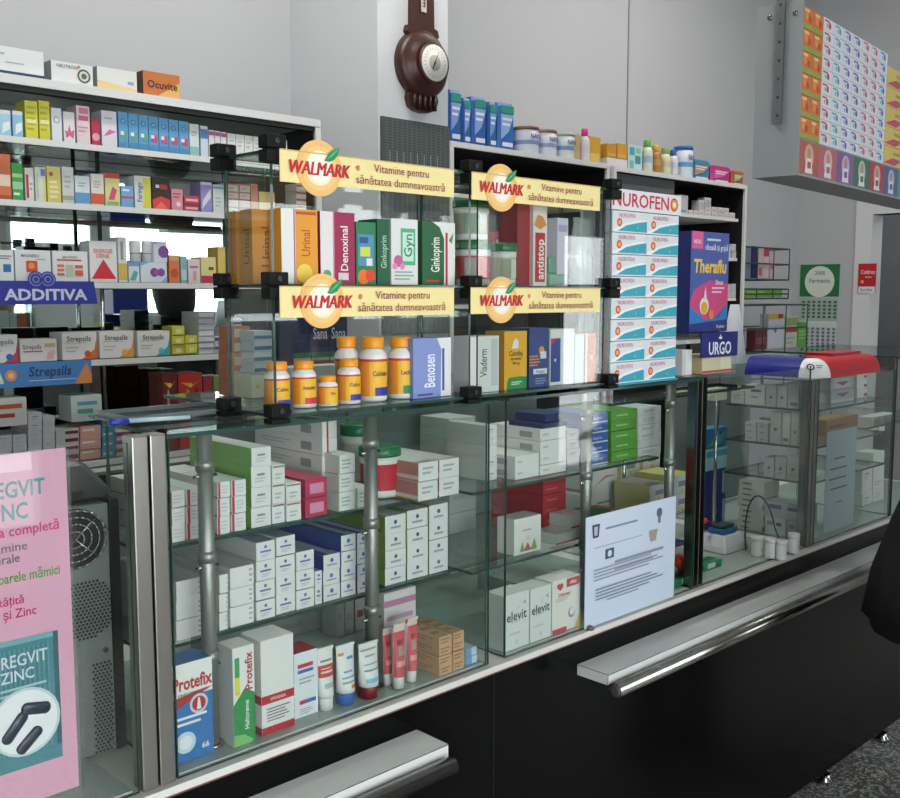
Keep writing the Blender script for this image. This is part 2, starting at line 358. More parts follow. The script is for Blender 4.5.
# curved cap over the corner cabinet
def cap_sign():
    t = thing('cabinet_cap', 'curved blue, white and red plastic cap on the corner cabinet', 'sign', (2.9, 1.45, 1.296))
    def arc(t0, t1, n=8): return [t0+(t1-t0)*i/n for i in range(n+1)]
    zb = 1.262; H = .054
    # blue length runs back along the side, red length along the front; both bulge outward
    mb = MB(); R = []
    for k in range(2):
        y = (1.525, 1.355)[k]
        R.append([(2.735-.045*math.cos(a), y, zb+H*math.sin(a)) for a in arc(0, math.pi/2)]+[(2.80, y, zb+H), (2.80, y, zb)])
    mb.loft(R, M('#1c2688', .3), sm=False); mb.build('blue_length', t, 'dark blue curved length of the cap')
    mb = MB(); R = []
    for k in range(9):
        th = k/8*math.pi/2; cx, cy = 2.755, 1.355
        dx, dy = -math.cos(th), -math.sin(th)
        R.append([(cx+dx*(.02+.045*math.cos(a)), cy+dy*(.02+.045*math.cos(a)), zb+H*math.sin(a)) for a in arc(0, math.pi/2)]+[(cx+dx*.001, cy+dy*.001, zb+H), (cx+dx*.001, cy+dy*.001, zb)])
    mb.loft(R, M('#e4e4e6', .3), sm=False)
    wc = mb.build('white_corner', t, 'white rounded corner with a dark ring emblem')
    th = math.radians(38); d = Vector((-math.cos(th), -math.sin(th), 0)); tang = Vector((math.sin(th), -math.cos(th), 0)); upv = Vector((0,0,1))*.8-d*.55; upv.normalize()
    c = Vector((2.755, 1.355, zb+H*.58))+d*(.02+.045*.85)+d*.003
    mb = MB(); mb.decal(c-tang*.022-upv*.013, tang*.048, upv*.026, [('d', .25, .5, .42, '#16233f'), ('d', .25, .5, .26, '#e4e4e6'), ('d', .25, .5, .13, '#16233f'), ('l', .58, .3, 1.0, .8, 2, '#55606f')], .0008); mb.build('emblem', wc, 'small ring emblem with two lines of print')
    mb = MB(); R = []
    for k in range(2):
        x = (2.755, 3.09)[k]
        R.append([(x, 1.335-.045*math.cos(a), zb+H*math.sin(a)) for a in arc(0, math.pi/2)]+[(x, 1.40, zb+H), (x, 1.40, zb)])
    R = [r[::-1] for r in R]
    mb.loft(R, M('#c01722', .3), sm=False); mb.box(2.88, 1.345, zb+H, 3.07, 1.43, zb+H+.008, M('#a8131d', .3)); mb.build('red_length', t, 'bright red curved length of the cap')
cap_sign()
# ================================================================ glass case with the yellow signs
t = thing('glass_sign_case', 'two tier clear glass case with black corner clamps and yellow signs', 'display case', (1.28, 1.36, 1.3015))
xs = (.868, 1.290, 1.705); zs = (1.312, 1.513, 1.716); YF, YB = 1.285, 1.415
for i, z in enumerate(zs):
    for k in range(2):
        mb = MB(); mb.pane(xs[k]+.004, YF, z-.003, xs[k+1]-.004, YB, z+.002, SHGLASS); mb.build('shelf', t)
for x in xs:
    for a, b in ((zs[0], zs[1]), (zs[1], zs[2])):
        mb = MB(); mb.pane(x-.0025, YF, a+.004, x+.0025, YB, b-.005, GLASS); mb.build('side_pane', t)
for k in range(2):
    for a, b in ((zs[0], zs[1]), (zs[1], zs[2])):
        if k: mb = MB(); mb.pane(xs[k]+.022, YF, a+.006, xs[k+1]-.022, YF+.004, b-.007, GLASS); mb.build('front_pane', t)
        mb = MB(); mb.pane(xs[k]+.006, YB+.001, a+.004, xs[k+1]-.006, YB+.005, b-.005, GLASS); mb.build('back_pane', t)
for x in xs:
    for z in zs:
        for y in (YF-.004, YB+.004):
            mb = MB(); w = .0175
            for (za, zb) in ((z-.021 if z > 1.4 else 1.3016, z-.002), (z, z+.020)): mb.box(x-w, y-w*.7, za, x+w, y+w*.7, zb, BLACKP)
            mb.box(x-w*.7, y-w*.5, z-.003, x+w*.7, y+w*.5, z+.001, BLACKP); cl = bevel(mb.build('corner_clamp', t), .003)
            mb = MB(); mb.lathe((x, y-w*.7-.0002, z+.010), [(.005, 0), (.004, .002)], '#26282a', 10, 'y'); mb.build('screw', cl)
mb = MB(); mb.box(1.708, YF+.03, zs[0]+.004, 1.728, YF+.042, zs[2]-.006, M('#2a2c2d', .3)); mb.build('end_upright', t, 'dark upright strip at the right end')
YEL = M('#f0dd9a', .4)
def walsign(label, xa, xb, z, dx):
    y = YF-.0215; h = .048; mb = MB(); mb.box(xa, y, z-h, xb, y+.002, z, YEL)
    cx = dx; cz = z-h*.48; R = .0425
    def disc(r, m, yy): mb.poly([(cx+r*math.cos(a), yy, cz+r*math.sin(a)) for a in [i*math.pi/20 for i in range(40)]], m)
    for r0, yy0 in ((R, y-.001),):
        n = 40; ring = [(cx+R*math.cos(i*2*math.pi/n), cz+R*math.sin(i*2*math.pi/n)) for i in range(n)]
        mb.loft([[(a, y+.002, b) for a, b in ring], [(a, y-.0012, b) for a, b in ring]], M('#eebb70', .4), sm=False)
    disc(R*.80, '#f2c67f', y-.0014); disc(R*.62, '#f6e7c8', y-.0017); disc(R*.5, '#f7f1e2', y-.0019)
    W = xb-xa
    fx = (cx-xa)/W
    mb.decal((xa, y-.0016, z-h), (W, 0, 0), (0, 0, h), [
        ('r', 0, .96, 1, 1, '#c9b26a'),
        ('t', 'WALMARK', fx-.0006/W, .50, .42, '#c41e28', {'off': 0, 'shear': .18, 'w': .116/W, 'fill': 1}), ('t', 'WALMARK', fx+.0006/W, .50, .42, '#c41e28', {'off': 0, 'shear': .18, 'w': .116/W, 'fill': 1}), ('t', 'WALMARK', fx+.0017/W, .505, .42, '#c41e28', {'off': 0, 'shear': .18, 'w': .116/W, 'fill': 1}),
        ('t', '®', fx+.075/W, .66, .16, '#cc2027'),
        ('t', 'Vitamine pentru', fx+(1-fx)*.58, .72, .27, '#8e2b2c', {'off': .0, 'w': (1-fx)*.46}),
        ('t', 'sănătatea dumneavoastră', fx+(1-fx)*.58, .30, .27, '#8e2b2c', {'off': .0, 'w': (1-fx)*.68})])
    lf = [(0, 0), (.3, .42), (.62, .62), (1, .75), (.9, .38), (.62, .08), (.3, -.04)]
    mb.poly([(cx+.008+a*.030, y-.0034, cz+.012+b*.030) for a, b in lf][::-1], '#1f8a56')
    mb.poly([(cx+.008+a*.030, y-.0036, cz+.012+b*.030) for a, b in [(.1, .02), (.55, .3), (.95, .72), (.5, .38)]][::-1], '#69b98d')
    return mb.build('yellow_sign', None, label, 'sign', 'yellow vitamin signs')
walsign('upper left yellow vitamin sign with orange disc and red lettering', Xat(280, YF-.0215, 1.69), Xat(454, YF-.0215, 1.69), 1.7145, Xat(319, YF-.0215, 1.69))
walsign('upper right yellow vitamin sign with orange disc, left of the black clamp', Xat(472, YF-.0215, 1.69), Xat(600, YF-.0215, 1.69), 1.7145, Xat(501, YF-.0215, 1.69))
walsign('lower left yellow vitamin sign directly above the white bottles', Xat(280, YF-.0215, 1.49), Xat(454, YF-.0215, 1.49), 1.5120, Xat(322, YF-.0215, 1.49))
walsign('lower right yellow vitamin sign above the white and yellow upright boxes', Xat(471, YF-.0215, 1.49), Xat(600, YF-.0215, 1.49), 1.5120, Xat(501, YF-.0215, 1.49))
NAME[0] = 'vitamin_box'
# ====== contents of the sign case
Z2 = zs[1]+.0022; Z1 = zs[0]+.0022; YC = 1.312
G = 'vitamin boxes on the upper tier of the sign case'
AM = '#c8892c'
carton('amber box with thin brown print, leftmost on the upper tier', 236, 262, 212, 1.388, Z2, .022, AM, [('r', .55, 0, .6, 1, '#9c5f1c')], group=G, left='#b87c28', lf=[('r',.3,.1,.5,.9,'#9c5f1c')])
carton('amber box with brown vertical lettering beside the white and orange box', 252, 292, 210, 1.350, Z2, .032, AM, [('t', 'Urinal', .35, .5, .25, '#8a4a14', {'rot': 1})], group=G, lf=[('t', 'Urinal', .5, .5, .5, '#8a4a14', {'rot': 1, 'w': .6})])
carton('white and orange urinary box with orange vertical lettering', 281, 318, 209, YC, Z2, .034, '#e39a2c', [('r', 0, 0, .38, 1, '#e6e2e0'), ('r', .33, 0, .37, 1, '#9a6ca8'), ('t', 'Urinal', .66, .55, .24, '#b5521c', {'rot': 1, 'w': .35}), ('d', .62, .14, .13, '#f0d257'), ('r', .4, .93, .95, .97, '#b5521c')], group=G)
carton('magenta and white box lettered upward, on the upper tier', 320, 355, 212, YC, Z2, .036, '#9c1d4f', [('r', 0, 0, .40, 1, '#e2dcdc'), ('r', .36, 0, .40, 1, '#c77a9a'), ('d', .18, .13, .07, '#5fa06a'), ('t', 'Denoxinal', .68, .5, .21, '#eadfe4', {'rot': 1, 'w': .62}), ('r', .5, .06, .8, .16, '#d8c6cf')], group=G)
carton('green and blue picture box with orange fruit at its foot', 356, 376, 222, YC, Z2, .05, '#2f7a52', [('r', .1, .3, .9, .8, '#4f8fae'), ('r', .2, .45, .7, .6, '#c8d84a'), ('r', .15, .66, .6, .76, '#2a4f9a'), ('d', .35, .12, .12, '#e2762a'), ('d', .7, .14, .1, '#d8402a'), ('r', .5, .3, .8, .42, '#d9dce2')], group=G)
carton('narrow dark green box with pale vertical lettering', 377, 390, 219, YC, Z2, .05, '#15583b', [('t', 'Ginkoprim', .5, .5, .45, '#a8cbb5', {'rot': 1, 'w': .5})], group=G)
carton('white box with green panel and pink flower on the upper tier', 391, 418, 219, YC, Z2, .05, WHITE, [('r', .35, .3, .9, .86, '#4fae82'), ('r', .42, .36, .83, .8, '#bfe0cf'), ('t', 'Gyn', .62, .6, .3, '#2b7f56', {'rot': 1, 'w': .35}), ('d', .25, .36, .09, '#c75a94'), ('d', .12, .28, .05, '#d98bb5'), ('d', .4, .28, .05, '#d98bb5'), ('l', .1, .06, .9, .22, 3, '#8fa89a')], group=G)
carton('dark green ginkgo box with white spine, red stripe and leaf', 422, 455, 222, YC, Z2, .045, '#1d5c36', [('r', .66, 0, 1, 1, '#e2e2de'), ('p', [(.3, 1), (.66, 1), (.66, .74), (.52, .92)], '#e2e2de'), ('r', .70, 0, .77, .84, '#b72a3a'), ('p', [(.8, .72), (.95, .84), (.9, .66)], '#3f9a4c'), ('t', 'Ginkoprim', .38, .48, .26, '#e3ead9', {'rot': 1, 'w': .55}), ('r', .1, .05, .5, .08, '#c0392b')], group=G)
def jar(label, pxc, r, Y, z0, h, body, lid='#1e6b40', group=None, pic=None):
    x = Xat(pxc, Y, z0+h/2)
    t = thing('supplement_jar', label, 'jar', (x, Y, z0+.0006), group); z = z0+.0006
    mb = MB(); mb.lathe((x, Y, z), [(r*.90, 0, '#dcdcd8'), (r*.95, .05*h, '#dcdcd8'), (r*.94, .14*h, body), (r*.97, .66*h, '#dcdcd8'), (r, .68*h, '#dcdcd8'), (r, .80*h, '#dcdcd8')], M(body)); 
    for a0, a1, m in (pic or []):
        n = 8; pts = []
        for i in range(n+1): a = a0+(a1-a0)*i/n; pts.append((x+r*.985*math.sin(a), Y-r*.985*math.cos(a)))
        for p, q in zip(pts, pts[1:]): mb.poly([(*p, z+.18*h), (*q, z+.18*h), (*q, z+.62*h), (*p, z+.62*h)], m, True)
    jb = mb.build('jar_body', t)
    mb = MB(); mb.lathe((x, Y, z), [(r*1.03, .80*h), (r*1.04, .84*h), (r*1.03, .98*h), (r*.97, h)], M(lid, .35)); mb.build('lid', t, 'dark green screw lid' if lid == '#1e6b40' else None)
PIC = [(-1.2, -.3, '#8a9a86'), (-.25, .3, '#c4bfae'), (.35, 1.1, '#a06a4f')]
GJ = 'green lidded jars in the glass case'
jar('large jar with red label and green lid, bottom left of right bay', 473, .034, 1.352, Z2, .084, '#cc3a44', pic=[(-1.3, -.6, '#9a9a8c'), (.9, 1.3, '#e0a59a')], group=GJ)
jar('green lidded jar with brown picture label stacked on the red jar', 471, .034, 1.352, Z2+.0848, .075, '#a7a494', pic=PIC, group=GJ)
jar('smaller green lidded jar with grey picture label on the upper tier', 503, .0265, 1.345, Z2, .082, '#b7b8ac', pic=[(-1, -.2, '#8e8f7c'), (-.15, .7, '#c9cdb8')], group=GJ)
carton('tall dark red narrow box with a lighter right strip, standing behind the jars', 517, 532, 204, YC+.01, Z2, .05, '#8e1f2c', [('r', .6, 0, 1, 1, '#a62a36')], group='boxes in the right bay, upper tier')  # right part of the front in a lighter red
carton('white and red narrow box with bread picture and white upward lettering', 533, 547, 205, YC, Z2, .05, '#e0d8d4', [('r', .14, .05, .86, .66, '#b3202c'), ('p', [(.05, .75), (.3, .88), (.7, .86), (.95, .76), (.5, .70)], '#d58a3a'), ('t', 'antistop', .5, .33, .5, '#f0e6e2', {'rot': 1, 'w': .5, 'off': .02})], group='boxes in the right bay, upper tier')
carton('tall slim lilac white box in front of the clear bag', 557, 568, 218, YC+.02, Z2, .035, '#cfc8d8', [('r', .1, .8, .9, .9, '#a79bc0')], group='boxes in the right bay, upper tier')
mb = MB(); xa = Xat(571, 1.35, 1.56); xb = Xat(594, 1.35, 1.56)
R = []
for z, w, dd in ((Z2+.0008, 1, .02), (Z2+.05, 1.02, .022), (Z2+.10, .96, .018), (Z2+.135, .80, .006), (Z2+.145, .9, .002)):
    c = (xa+xb)/2; n = 14; R.append([(c+(xb-xa)/2*w*math.cos(i*2*math.pi/n)*(1+.06*math.sin(3*i)), 1.35+dd*math.sin(i*2*math.pi/n)*(1+.2*math.sin(5*i)), z) for i in range(n)])
mb.loft(R, POLY); mb.build('clear_bag', None, 'crumpled clear plastic bag at the right end, upper tier', 'bag')
mb = MB(); x = Xat(551, 1.34, 1.54); mb.box(x-.016, 1.33, Z2+.0006, x+.034, 1.36, Z2+.026, M('#8fae9e', .4)); mb.box(x-.012, 1.335, Z2+.026, x+.01, 1.35, Z2+.06, M('#6f9a86', .4)); bevel(mb.build('pill_organiser', None, 'pale green plastic piece low on the upper tier', 'container'), .004)
# bottles
def bottle(label, pxc, r, Y, z0, h, foot, txt, lab='#e8b02a'):
    x = Xat(pxc, Y, z0+h/2); z = z0+.0006
    t = thing('vitamin_bottle', label, 'bottle', (x, Y, z), 'white vitamin bottles with orange caps')
    W = M('#e2e0dc', .35)
    mb = MB(); mb.lathe((x, Y, z), [(r*.9, 0), (r, .03*h), (r, .70*h), (r*.93, .75*h), (r*.72, .80*h), (r*.70, .82*h)], W); bb = mb.build('bottle_body', t)
    mb = MB(); n = 22; a0, a1 = -1.9, 1.5; rr = r*1.012
    def strip(za, zb, m, b0=a0, b1=a1, rr=rr):
        pts = []
        for i in range(n+1): a = b0+(b1-b0)*i/n; pts.append((x+rr*math.sin(a), Y-rr*math.cos(a)))
        for p, q in zip(pts, pts[1:]): mb.poly([(*p, z+za*h), (*q, z+za*h), (*q, z+zb*h), (*p, z+zb*h)], m, True)
    strip(.08, .66, M(lab)); strip(.08, .66, M('#dd8a2e'), -1.9, -.95, rr+.0003); strip(.62, .66, M('#c8322b'), rr=rr+.0005)
    if foot: strip(.09, .22, M(foot), -.55, 1.5, rr+.0006)
    # lettering wrapped round the label, seen from the customer's side
    vs, fs, x0, x1 = text2d(txt, .015); hh = .075*h/.7; sx = min(hh, r*1.15/(x1-x0)); k = len(mb.v); mi = mb.mi('#4a2a18')
    for a, b in vs:
        th = (a-(x0+x1)/2)*sx/r-.12; mb.v.append((x+(rr+.0008)*math.sin(th), Y-(rr+.0008)*math.cos(th), z+.40*h+b*hh))
    for f in fs: mb.f.append(tuple(k+i for i in f)); mb.m.append(mi); mb.smooth.append(False)
    mb.build('label_wrap', bb)
    mb = MB(); O = M('#e8961c', .4); mb.lathe((x, Y, z), [(r*.80, .825*h), (r*.82, .85*h), (r*.80, .985*h), (r*.74, h)], O); mb.build('cap', t)
def hz(pyt, px, Y, z0): return Q(px, pyt, Y=Y)[2]-z0
bottle('leftmost orange capped vitamin bottle with blue label foot', 277, .0205, 1.345, Z1, hz(362, 277, 1.345, Z1), '#2c3fa0', 'Calciu')
bottle('orange capped vitamin bottle with red label foot, second from left', 304, .0200, 1.345, Z1, hz(361, 304, 1.345, Z1), '#c8303a', 'Antioxidant')
bottle('smallest orange capped vitamin bottle in the glass case', 328, .0165, 1.333, Z1, hz(376, 328, 1.333, Z1), None, 'Zinc')
bottle('medium orange capped bottle with blue foot, in front of a taller one', 349, .0195, 1.338, Z1, hz(359, 349, 1.338, Z1), '#26358f', 'Calciu')
bottle('tall orange capped bottle partly hidden behind the medium bottle', 347, .0215, 1.386, Z1, hz(337, 347, 1.386, Z1), None, 'Vita')
bottle('tall vitamin bottle with yellow calcium label and blue foot', 373, .0242, 1.345, Z1, hz(337, 373, 1.345, Z1), '#26358f', 'Calcium')
bottle('tall vitamin bottle with green label foot beside the lilac box', 401, .0240, 1.345, Z1, hz(337, 401, 1.345, Z1), '#1f8046', 'Lecithin')
G = 'upright boxes on the lower tier of the sign case'
carton('lilac blue box with white upward lettering and white right spine', 413, 451, 338, YC, Z1, .045, '#7f8fc6', [('p', [(.72, 0), (1, 0), (1, 1), (.62, 1), (.74, .8)], '#dedfe2'), ('r', .76, .1, .82, .82, '#3c4a93'), ('t', 'Benosen', .42, .45, .28, '#e9ebf4', {'rot': 1, 'w': .55}), ('r', .1, .04, .5, .07, '#2f3c8c')], group=G)
carton('white box with dark upward lettering and grey side stripe', 470, 499, 336, YC, Z1, .045, WHITE, [('t', 'Viaderm', .45, .52, .24, '#3c4042', {'rot': 1, 'w': .5}), ('r', .72, .1, .95, .95, '#c3c7ca'), ('l', .1, .05, .4, .1, 1, '#555555')], group=G)
carton('tall yellow box with green arch foot and black lettering', 504, 527, 331, YC, Z1, .05, '#e6a81f', [('p', [(.12, 0), (1, 0), (1, .2), (.7, .22), (.2, .2), (.12, .12)], '#1f8a45'), ('t', 'Cartilaj', .5, .62, .085, '#33301c', {}), ('t', 'de rechin', .5, .53, .05, '#33301c', {}), ('t', '740 mg', .5, .45, .045, '#33301c', {}), ('p', [(.3, .7), (.6, .7), (.62, .82), (.5, .88), (.4, .84)], '#e8e6de'), ('l', .3, .07, .8, .14, 2, '#d8e8d0')], group=G, top='#2f7a3a', left='#c98d1c')
carton('dark blue box with orange rays and white name plate', 529, 549, 328, YC, Z1, .05, '#2d3f7e', [('l', .0, .35, .6, .55, 4, '#e0922e'), ('d', .62, .62, .07, '#d99a4a'), ('r', .55, .48, .85, .6, '#dcdcdc'), ('r', .2, .22, .9, .31, '#d6dae2'), ('t', 'Doppel', .55, .265, .05, '#2d3f7e', {'w': .6}), ('l', .3, .04, .9, .16, 3, '#8d9ac4')], group=G)
carton('white box with blue panel and red corner on the lower tier', 550, 574, 329, YC, Z1, .05, WHITE, [('r', .02, .06, .42, .84, '#27408c'), ('p', [(.02, .84), (.3, .84), (.02, .72)], '#c42a33'), ('d', .2, .45, .03, '#ddd6c8')], group=G)
carton('slim pale white box left of the orange one', 575, 584, 334, YC, Z1, .05, '#d3d8d8', [('d', .4, .7, .02, '#5588bb'), ('d', .4, .3, .02, '#c8a040')], group=G)
carton('orange box at the right end of the lower tier', 585, 596, 333, YC, Z1, .05, '#cf6a3c', [('r', 0, 0, .18, 1, '#dcd6d0'), ('d', .6, .5, .05, '#e8ac80')], group=G)
# ================================================================ Nurofen stand
t = thing('painkiller_stand', 'white card display stand headed in red above turquoise cartons', 'display stand', (1.86, 1.36, 1.302))
xa, xb = 1.735, 1.985
mb = MB(); mb.box(xa-.006, 1.378, 1.302, xb+.004, 1.384, 1.716, M('#d8dadc')); mb.build('back_card', t)
mb = MB(); mb.box(xa-.006, 1.300, 1.678, xb+.004, 1.376, 1.722, M('#dcdde0'), ); 
mb.decal((xa-.006, 1.300, 1.678), (xb-xa+.01, 0, 0), (0, 0, .044), [('t', 'NUROFEN', .41, .52, .64, '#c8203a', {'off': .015, 'w': .80, 'fill': 1}), ('d', .89, .50, .34, '#cf3b2e'), ('d', .89, .50, .25, '#e89a3c'), ('d', .89, .5, .13, '#f0e8e0')]); mb.build('header', t, 'white header with red lettering and orange target')
mb = MB(); mb.box(xa-.006, 1.298, 1.302, xb+.004, 1.377, 1.306, M('#2f9ab0')); mb.build('foot_tray', t)
ys = [219, 241, 261, 283, 305, 326, 347, 368, 389]; z = 1.3062; hh = (1.6775-1.3062)/8
for r_ in range(8):
    for c_ in range(2):
        a = xa+c_*(xb-xa)/2; b = a+(xb-xa)/2-.0012; z0_, z1_ = z+.0003, z+hh-.0012
        mb = MB(); mb.box(a, 1.303+random.uniform(0, .002), z0_, b, 1.372, z1_, M('#cfd6da'))
        mb.decal((a, 1.3025, z0_), (b-a, 0, 0), (0, 0, z1_-z0_), [('r', 0, 0, 1, 1, '#d8dbde'), ('p', [(0, .06), (1, .06), (1, .60), (.75, .55), (.38, .40), (0, .1)], '#2f9db4'), ('p', [(0, .02), (0, .1), (.38, .46), (.75, .62), (1, .66), (1, .58), (.75, .50), (.4, .34), (.15, .06)], '#e6ecee'),
            ('d', .20, .46, .20, '#c6492f'), ('d', .20, .46, .12, '#eba56a'), ('t', 'NUROFEN', .42, .80, .20, '#c25a76', {'w': .6, 'off': .0}), ('d', .72, .24, .06, '#9cc04c')])
        mb.build('painkiller_carton', None, f"turquoise and white painkiller carton, {'left' if c_ == 0 else 'right'} column, {rowname(r_, 8)} {'row' if r_ in (0, 7) else 'row from the bottom'} of the stand", 'box', 'turquoise cartons in the painkiller stand')
    z += hh
NAME[0] = 'remedy_box'
# ====== cold remedy box on its acrylic stand, URGO sign
t = thing('acrylic_stand', 'clear acrylic stand under the large cold remedy box', 'stand', (2.12, 1.36, 1.302))
xa, xb = 2.02, 2.25
mb = MB(); mb.pane(xa, 1.30, 1.402, xb, 1.43, 1.407, ACRYL, ACRYL); mb.build('deck', t)
for x in (xa, xb-.004): mb = MB(); mb.pane(x, 1.30, 1.302, x+.004, 1.43, 1.4015, ACRYL, ACRYL); mb.build('side_panel', t)
mb = MB(); mb.pane(xa, 1.30, 1.302, xb, 1.43, 1.306, ACRYL, ACRYL); mb.build('foot_plate', t)
carton('large blue and pink cold remedy box with steaming cup picture', 690, 728, 232, 1.325, 1.408, .085, '#26337e', [
    ('r', 0, 0, 1, 1, '#4a5a9e'), ('p', [(0, .25), (.5, .08), (1, .28), (1, .48), (.5, .52), (.1, .42), (0, .3)], '#c9447e'), ('p', [(0, 0), (1, 0), (1, .28), (.75, .14), (.4, .12), (0, .26)], '#2f78b8'), ('p', [(0, 0), (1, 0), (1, .12), (0, .08)], '#22307c'),
    ('r', .02, .83, .30, 1, '#d55a96'), ('t', 'NOU', .16, .90, .04, '#f4e8ee', {'w': .2}), ('t', 'răceală și gripă', .66, .85, .055, '#e6e8f2', {'w': .6}), ('l', .4, .9, .9, .95, 1, '#cdd2e8'),
    ('t', 'Theraflu', .5, .66, .13, '#e8c255', {'off': .03, 'w': .86, 'shear': .1}), ('t', 'Sinus', .75, .50, .05, '#f0dce8', {'w': .3}), ('l', .55, .38, .92, .46, 2, '#e6c6d6'),
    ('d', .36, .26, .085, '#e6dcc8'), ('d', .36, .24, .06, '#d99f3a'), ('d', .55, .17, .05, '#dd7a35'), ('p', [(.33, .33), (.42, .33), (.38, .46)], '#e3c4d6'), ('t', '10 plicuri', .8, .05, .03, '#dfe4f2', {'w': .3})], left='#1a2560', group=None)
mb = MB(); xa, xb = 2.078, 2.242; mb.box(xa, 1.292, 1.348, xb, 1.296, 1.408, M('#1b2370', .4))
mb.decal((xa, 1.292, 1.348), (xb-xa, 0, 0), (0, 0, .06), [('t', 'URGO', .5, .36, .50, '#dfe2ee', {'off': .02, 'w': .62}), ('p', [(.46, .72), (.54, .72), (.5, .94)], '#dfe2ee'), ('r', .44, .76, .56, .79, '#dfe2ee'), ('d', .5, .86, .05, '#aab0d8')]); mb.build('blue_sign', None, 'small dark blue sign hanging below the cold remedy box', 'sign')
G = 'cartons inside the acrylic stand'
carton('cream plaster carton with red band inside the acrylic stand', 702, 732, 356, 1.312, 1.3065, .10, '#cfc9a8', [('r', 0, .04, 1, .16, '#bf4336'), ('r', .6, .2, .95, .9, '#ddd9bd')], group=G, left='#c9b88a')
carton('white slim carton at the left in the acrylic stand', 682, 692, 350, 1.32, 1.3065, .06, '#dcdcdc', [], group=G)
carton('pinkish flat carton lying beside the white slim one', 692, 701, 372, 1.33, 1.3065, .06, '#b8949a', [], group=G)
mb = MB(); pts0 = Q(738, 325, Y=1.50); a = Q(750, 386, Y=1.50)
n = 12; R = []
cx, cy = Xat(728, 1.5, 1.35), 1.50
for z, r in ((1.3025, .055), (1.47, .018)):
    R.append([(cx+.03+r*math.cos(i*2*math.pi/n), cy+r*.6*math.sin(i*2*math.pi/n), z) for i in range(n)])
mb.loft(R, M('#c9cbd2', .6)); mb.build('rolled_paper', None, 'white paper cone standing behind the blue sign', 'paper')
# ================================================================ left glass cabinet contents
NAME[0] = 'medicine_box'
ZA, ZB, ZC = 1.110, .950, .7865
YS = 1.405
RS = [('r', .05, 0, .21, 1, '#b01f34'), ('l', .3, .2, .9, .8, 3, '#c3c5c8')]
stack('white carton with red edge stripe', 'upper shelf, left end', [(168, 185, [486, 503, 520, 538]), (186, 204, [485, 502, 519, 536]), (217, 230, [479, 495, 513, 531]), (231, 246, [478, 494, 511, 529])], YS, ZA+.0004, .20, 'red striped cartons on the upper cabinet shelf', front=RS, lf=[('r', .0, .0, 1, .07, '#b8283c')])
stack('white carton with green side', 'upper shelf, middle', [(251, 271, [449, 468, 489, 509, 529])], YS, ZA+.0004, .20, 'green sided cartons on the upper cabinet shelf', front=[('r', .3, .55, .7, .66, '#7b8794'), ('l', .2, .2, .8, .5, 2, '#b4bcc2')], left='#7fae5c')
stack('white carton with grey printed lid line', 'beside the pink ones', [(272, 285, [467, 486, 506, 526]), (286, 301, [484, 503, 522])], YS, ZA+.0004, .18, 'small white cartons beside the pink ones', front=[('r', .05, .86, .95, .95, '#8d6a66'), ('l', .2, .2, .8, .6, 2, '#aab2bc')])
stack('deep pink carton with pale label', 'upper shelf', [(305, 327, [482, 501, 520])], YS, ZA+.0004, .16, 'deep pink cartons', '#b32a55', [('r', .2, .2, .85, .75, '#cf8aa8')], top='#c43a60')
stack('long white carton with red line', 'upper shelf, behind the pink cartons', [(322, 337, [433, 451, 468, 485, 502, 520])], YS+.045, ZA+.0004, .22, 'long white cartons piled behind the pink ones', front=[('r', .30, 0, .42, 1, '#b8283c')], lf=[('r', .7, .2, .85, .7, '#8f9396'), ('l', .1, .3, .6, .7, 2, '#b9bcbf')])
stack('white carton with green edge', 'upper shelf, left of the red jar', [(338, 355, [458, 477, 495, 514]), (356, 372, [492, 512])], YS, ZA+.0004, .14, 'small green edged cartons', front=[('l', .2, .2, .8, .8, 3, '#9fb3ac'), ('r', 0, 0, .06, 1, '#6aa368')])
jar('squat tub with red label and green lid on the upper shelf', 380, .040, 1.475, ZA+.0004, .098, '#c23040', pic=[(.3, 1.2, '#b79aa4')])
jar('second squat tub with green lid, behind the white cartons', 358, .036, 1.64, ZA+.0004, .118, '#c9c7bf')
stack('white carton with salmon side', 'upper shelf, right end', [(418, 438, [466, 485, 504]), (439, 459, [463, 482, 500])], YS-.033, ZA+.0004, .17, 'salmon sided cartons at the right end of the upper shelf', front=[('l', .2, .3, .8, .8, 2, '#a9a0a4')], left='#c08a80', lf=[('r', 0, .1, 1, .3, '#ddd6d2')], )
stack('plain flat white carton', 'seen past two glass side panes', [(449, 475, [424, 432, 441, 450, 461, 470])], 1.66, 1.1004, .1, 'flat cartons at the back left of the upper notice cabinet shelf')
stack('flat grey green carton', 'seen past two glass side panes', [(449, 476, [495, 506, 516, 526, 536, 546])], 1.66, .9354, .1, 'flat cartons at the back left of the lower notice cabinet shelf', '#b9c2be')
# lower shelf
PL = [('l', .80, .12, .95, .9, 3, '#98a0b0')]
stack('large plain white carton', 'lower shelf, left end', [(176, 204, [578, 599, 618, 638]), (219, 228, [571, 590, 608, 626]), (230, 254, [567, 588, 606, 626])], YS, ZB+.0004, .20, 'large white cartons on the lower cabinet shelf', front=PL, top='#c9cccb')
stack('white carton with small blue emblem', 'lower shelf, middle', [(256, 275, [543, 562, 582, 601, 620]), (276, 295, [540, 559, 578, 598, 617]), (296, 314, [557, 576, 595, 614]), (315, 322, [573, 589, 607])], YS, ZB+.0004, .20, 'white cartons with blue print in the middle of the lower shelf', front=[('r', .2, .42, .8, .52, '#5d6f9c'), ('d', .5, .72, .09, '#5d6f9c'), ('l', .25, .15, .75, .35, 2, '#aab4cc')], top='#a4adc4')
BLF = [('d', .5, .62, .14, '#3a6cab'), ('r', .2, .28, .8, .38, '#7e97bd')]
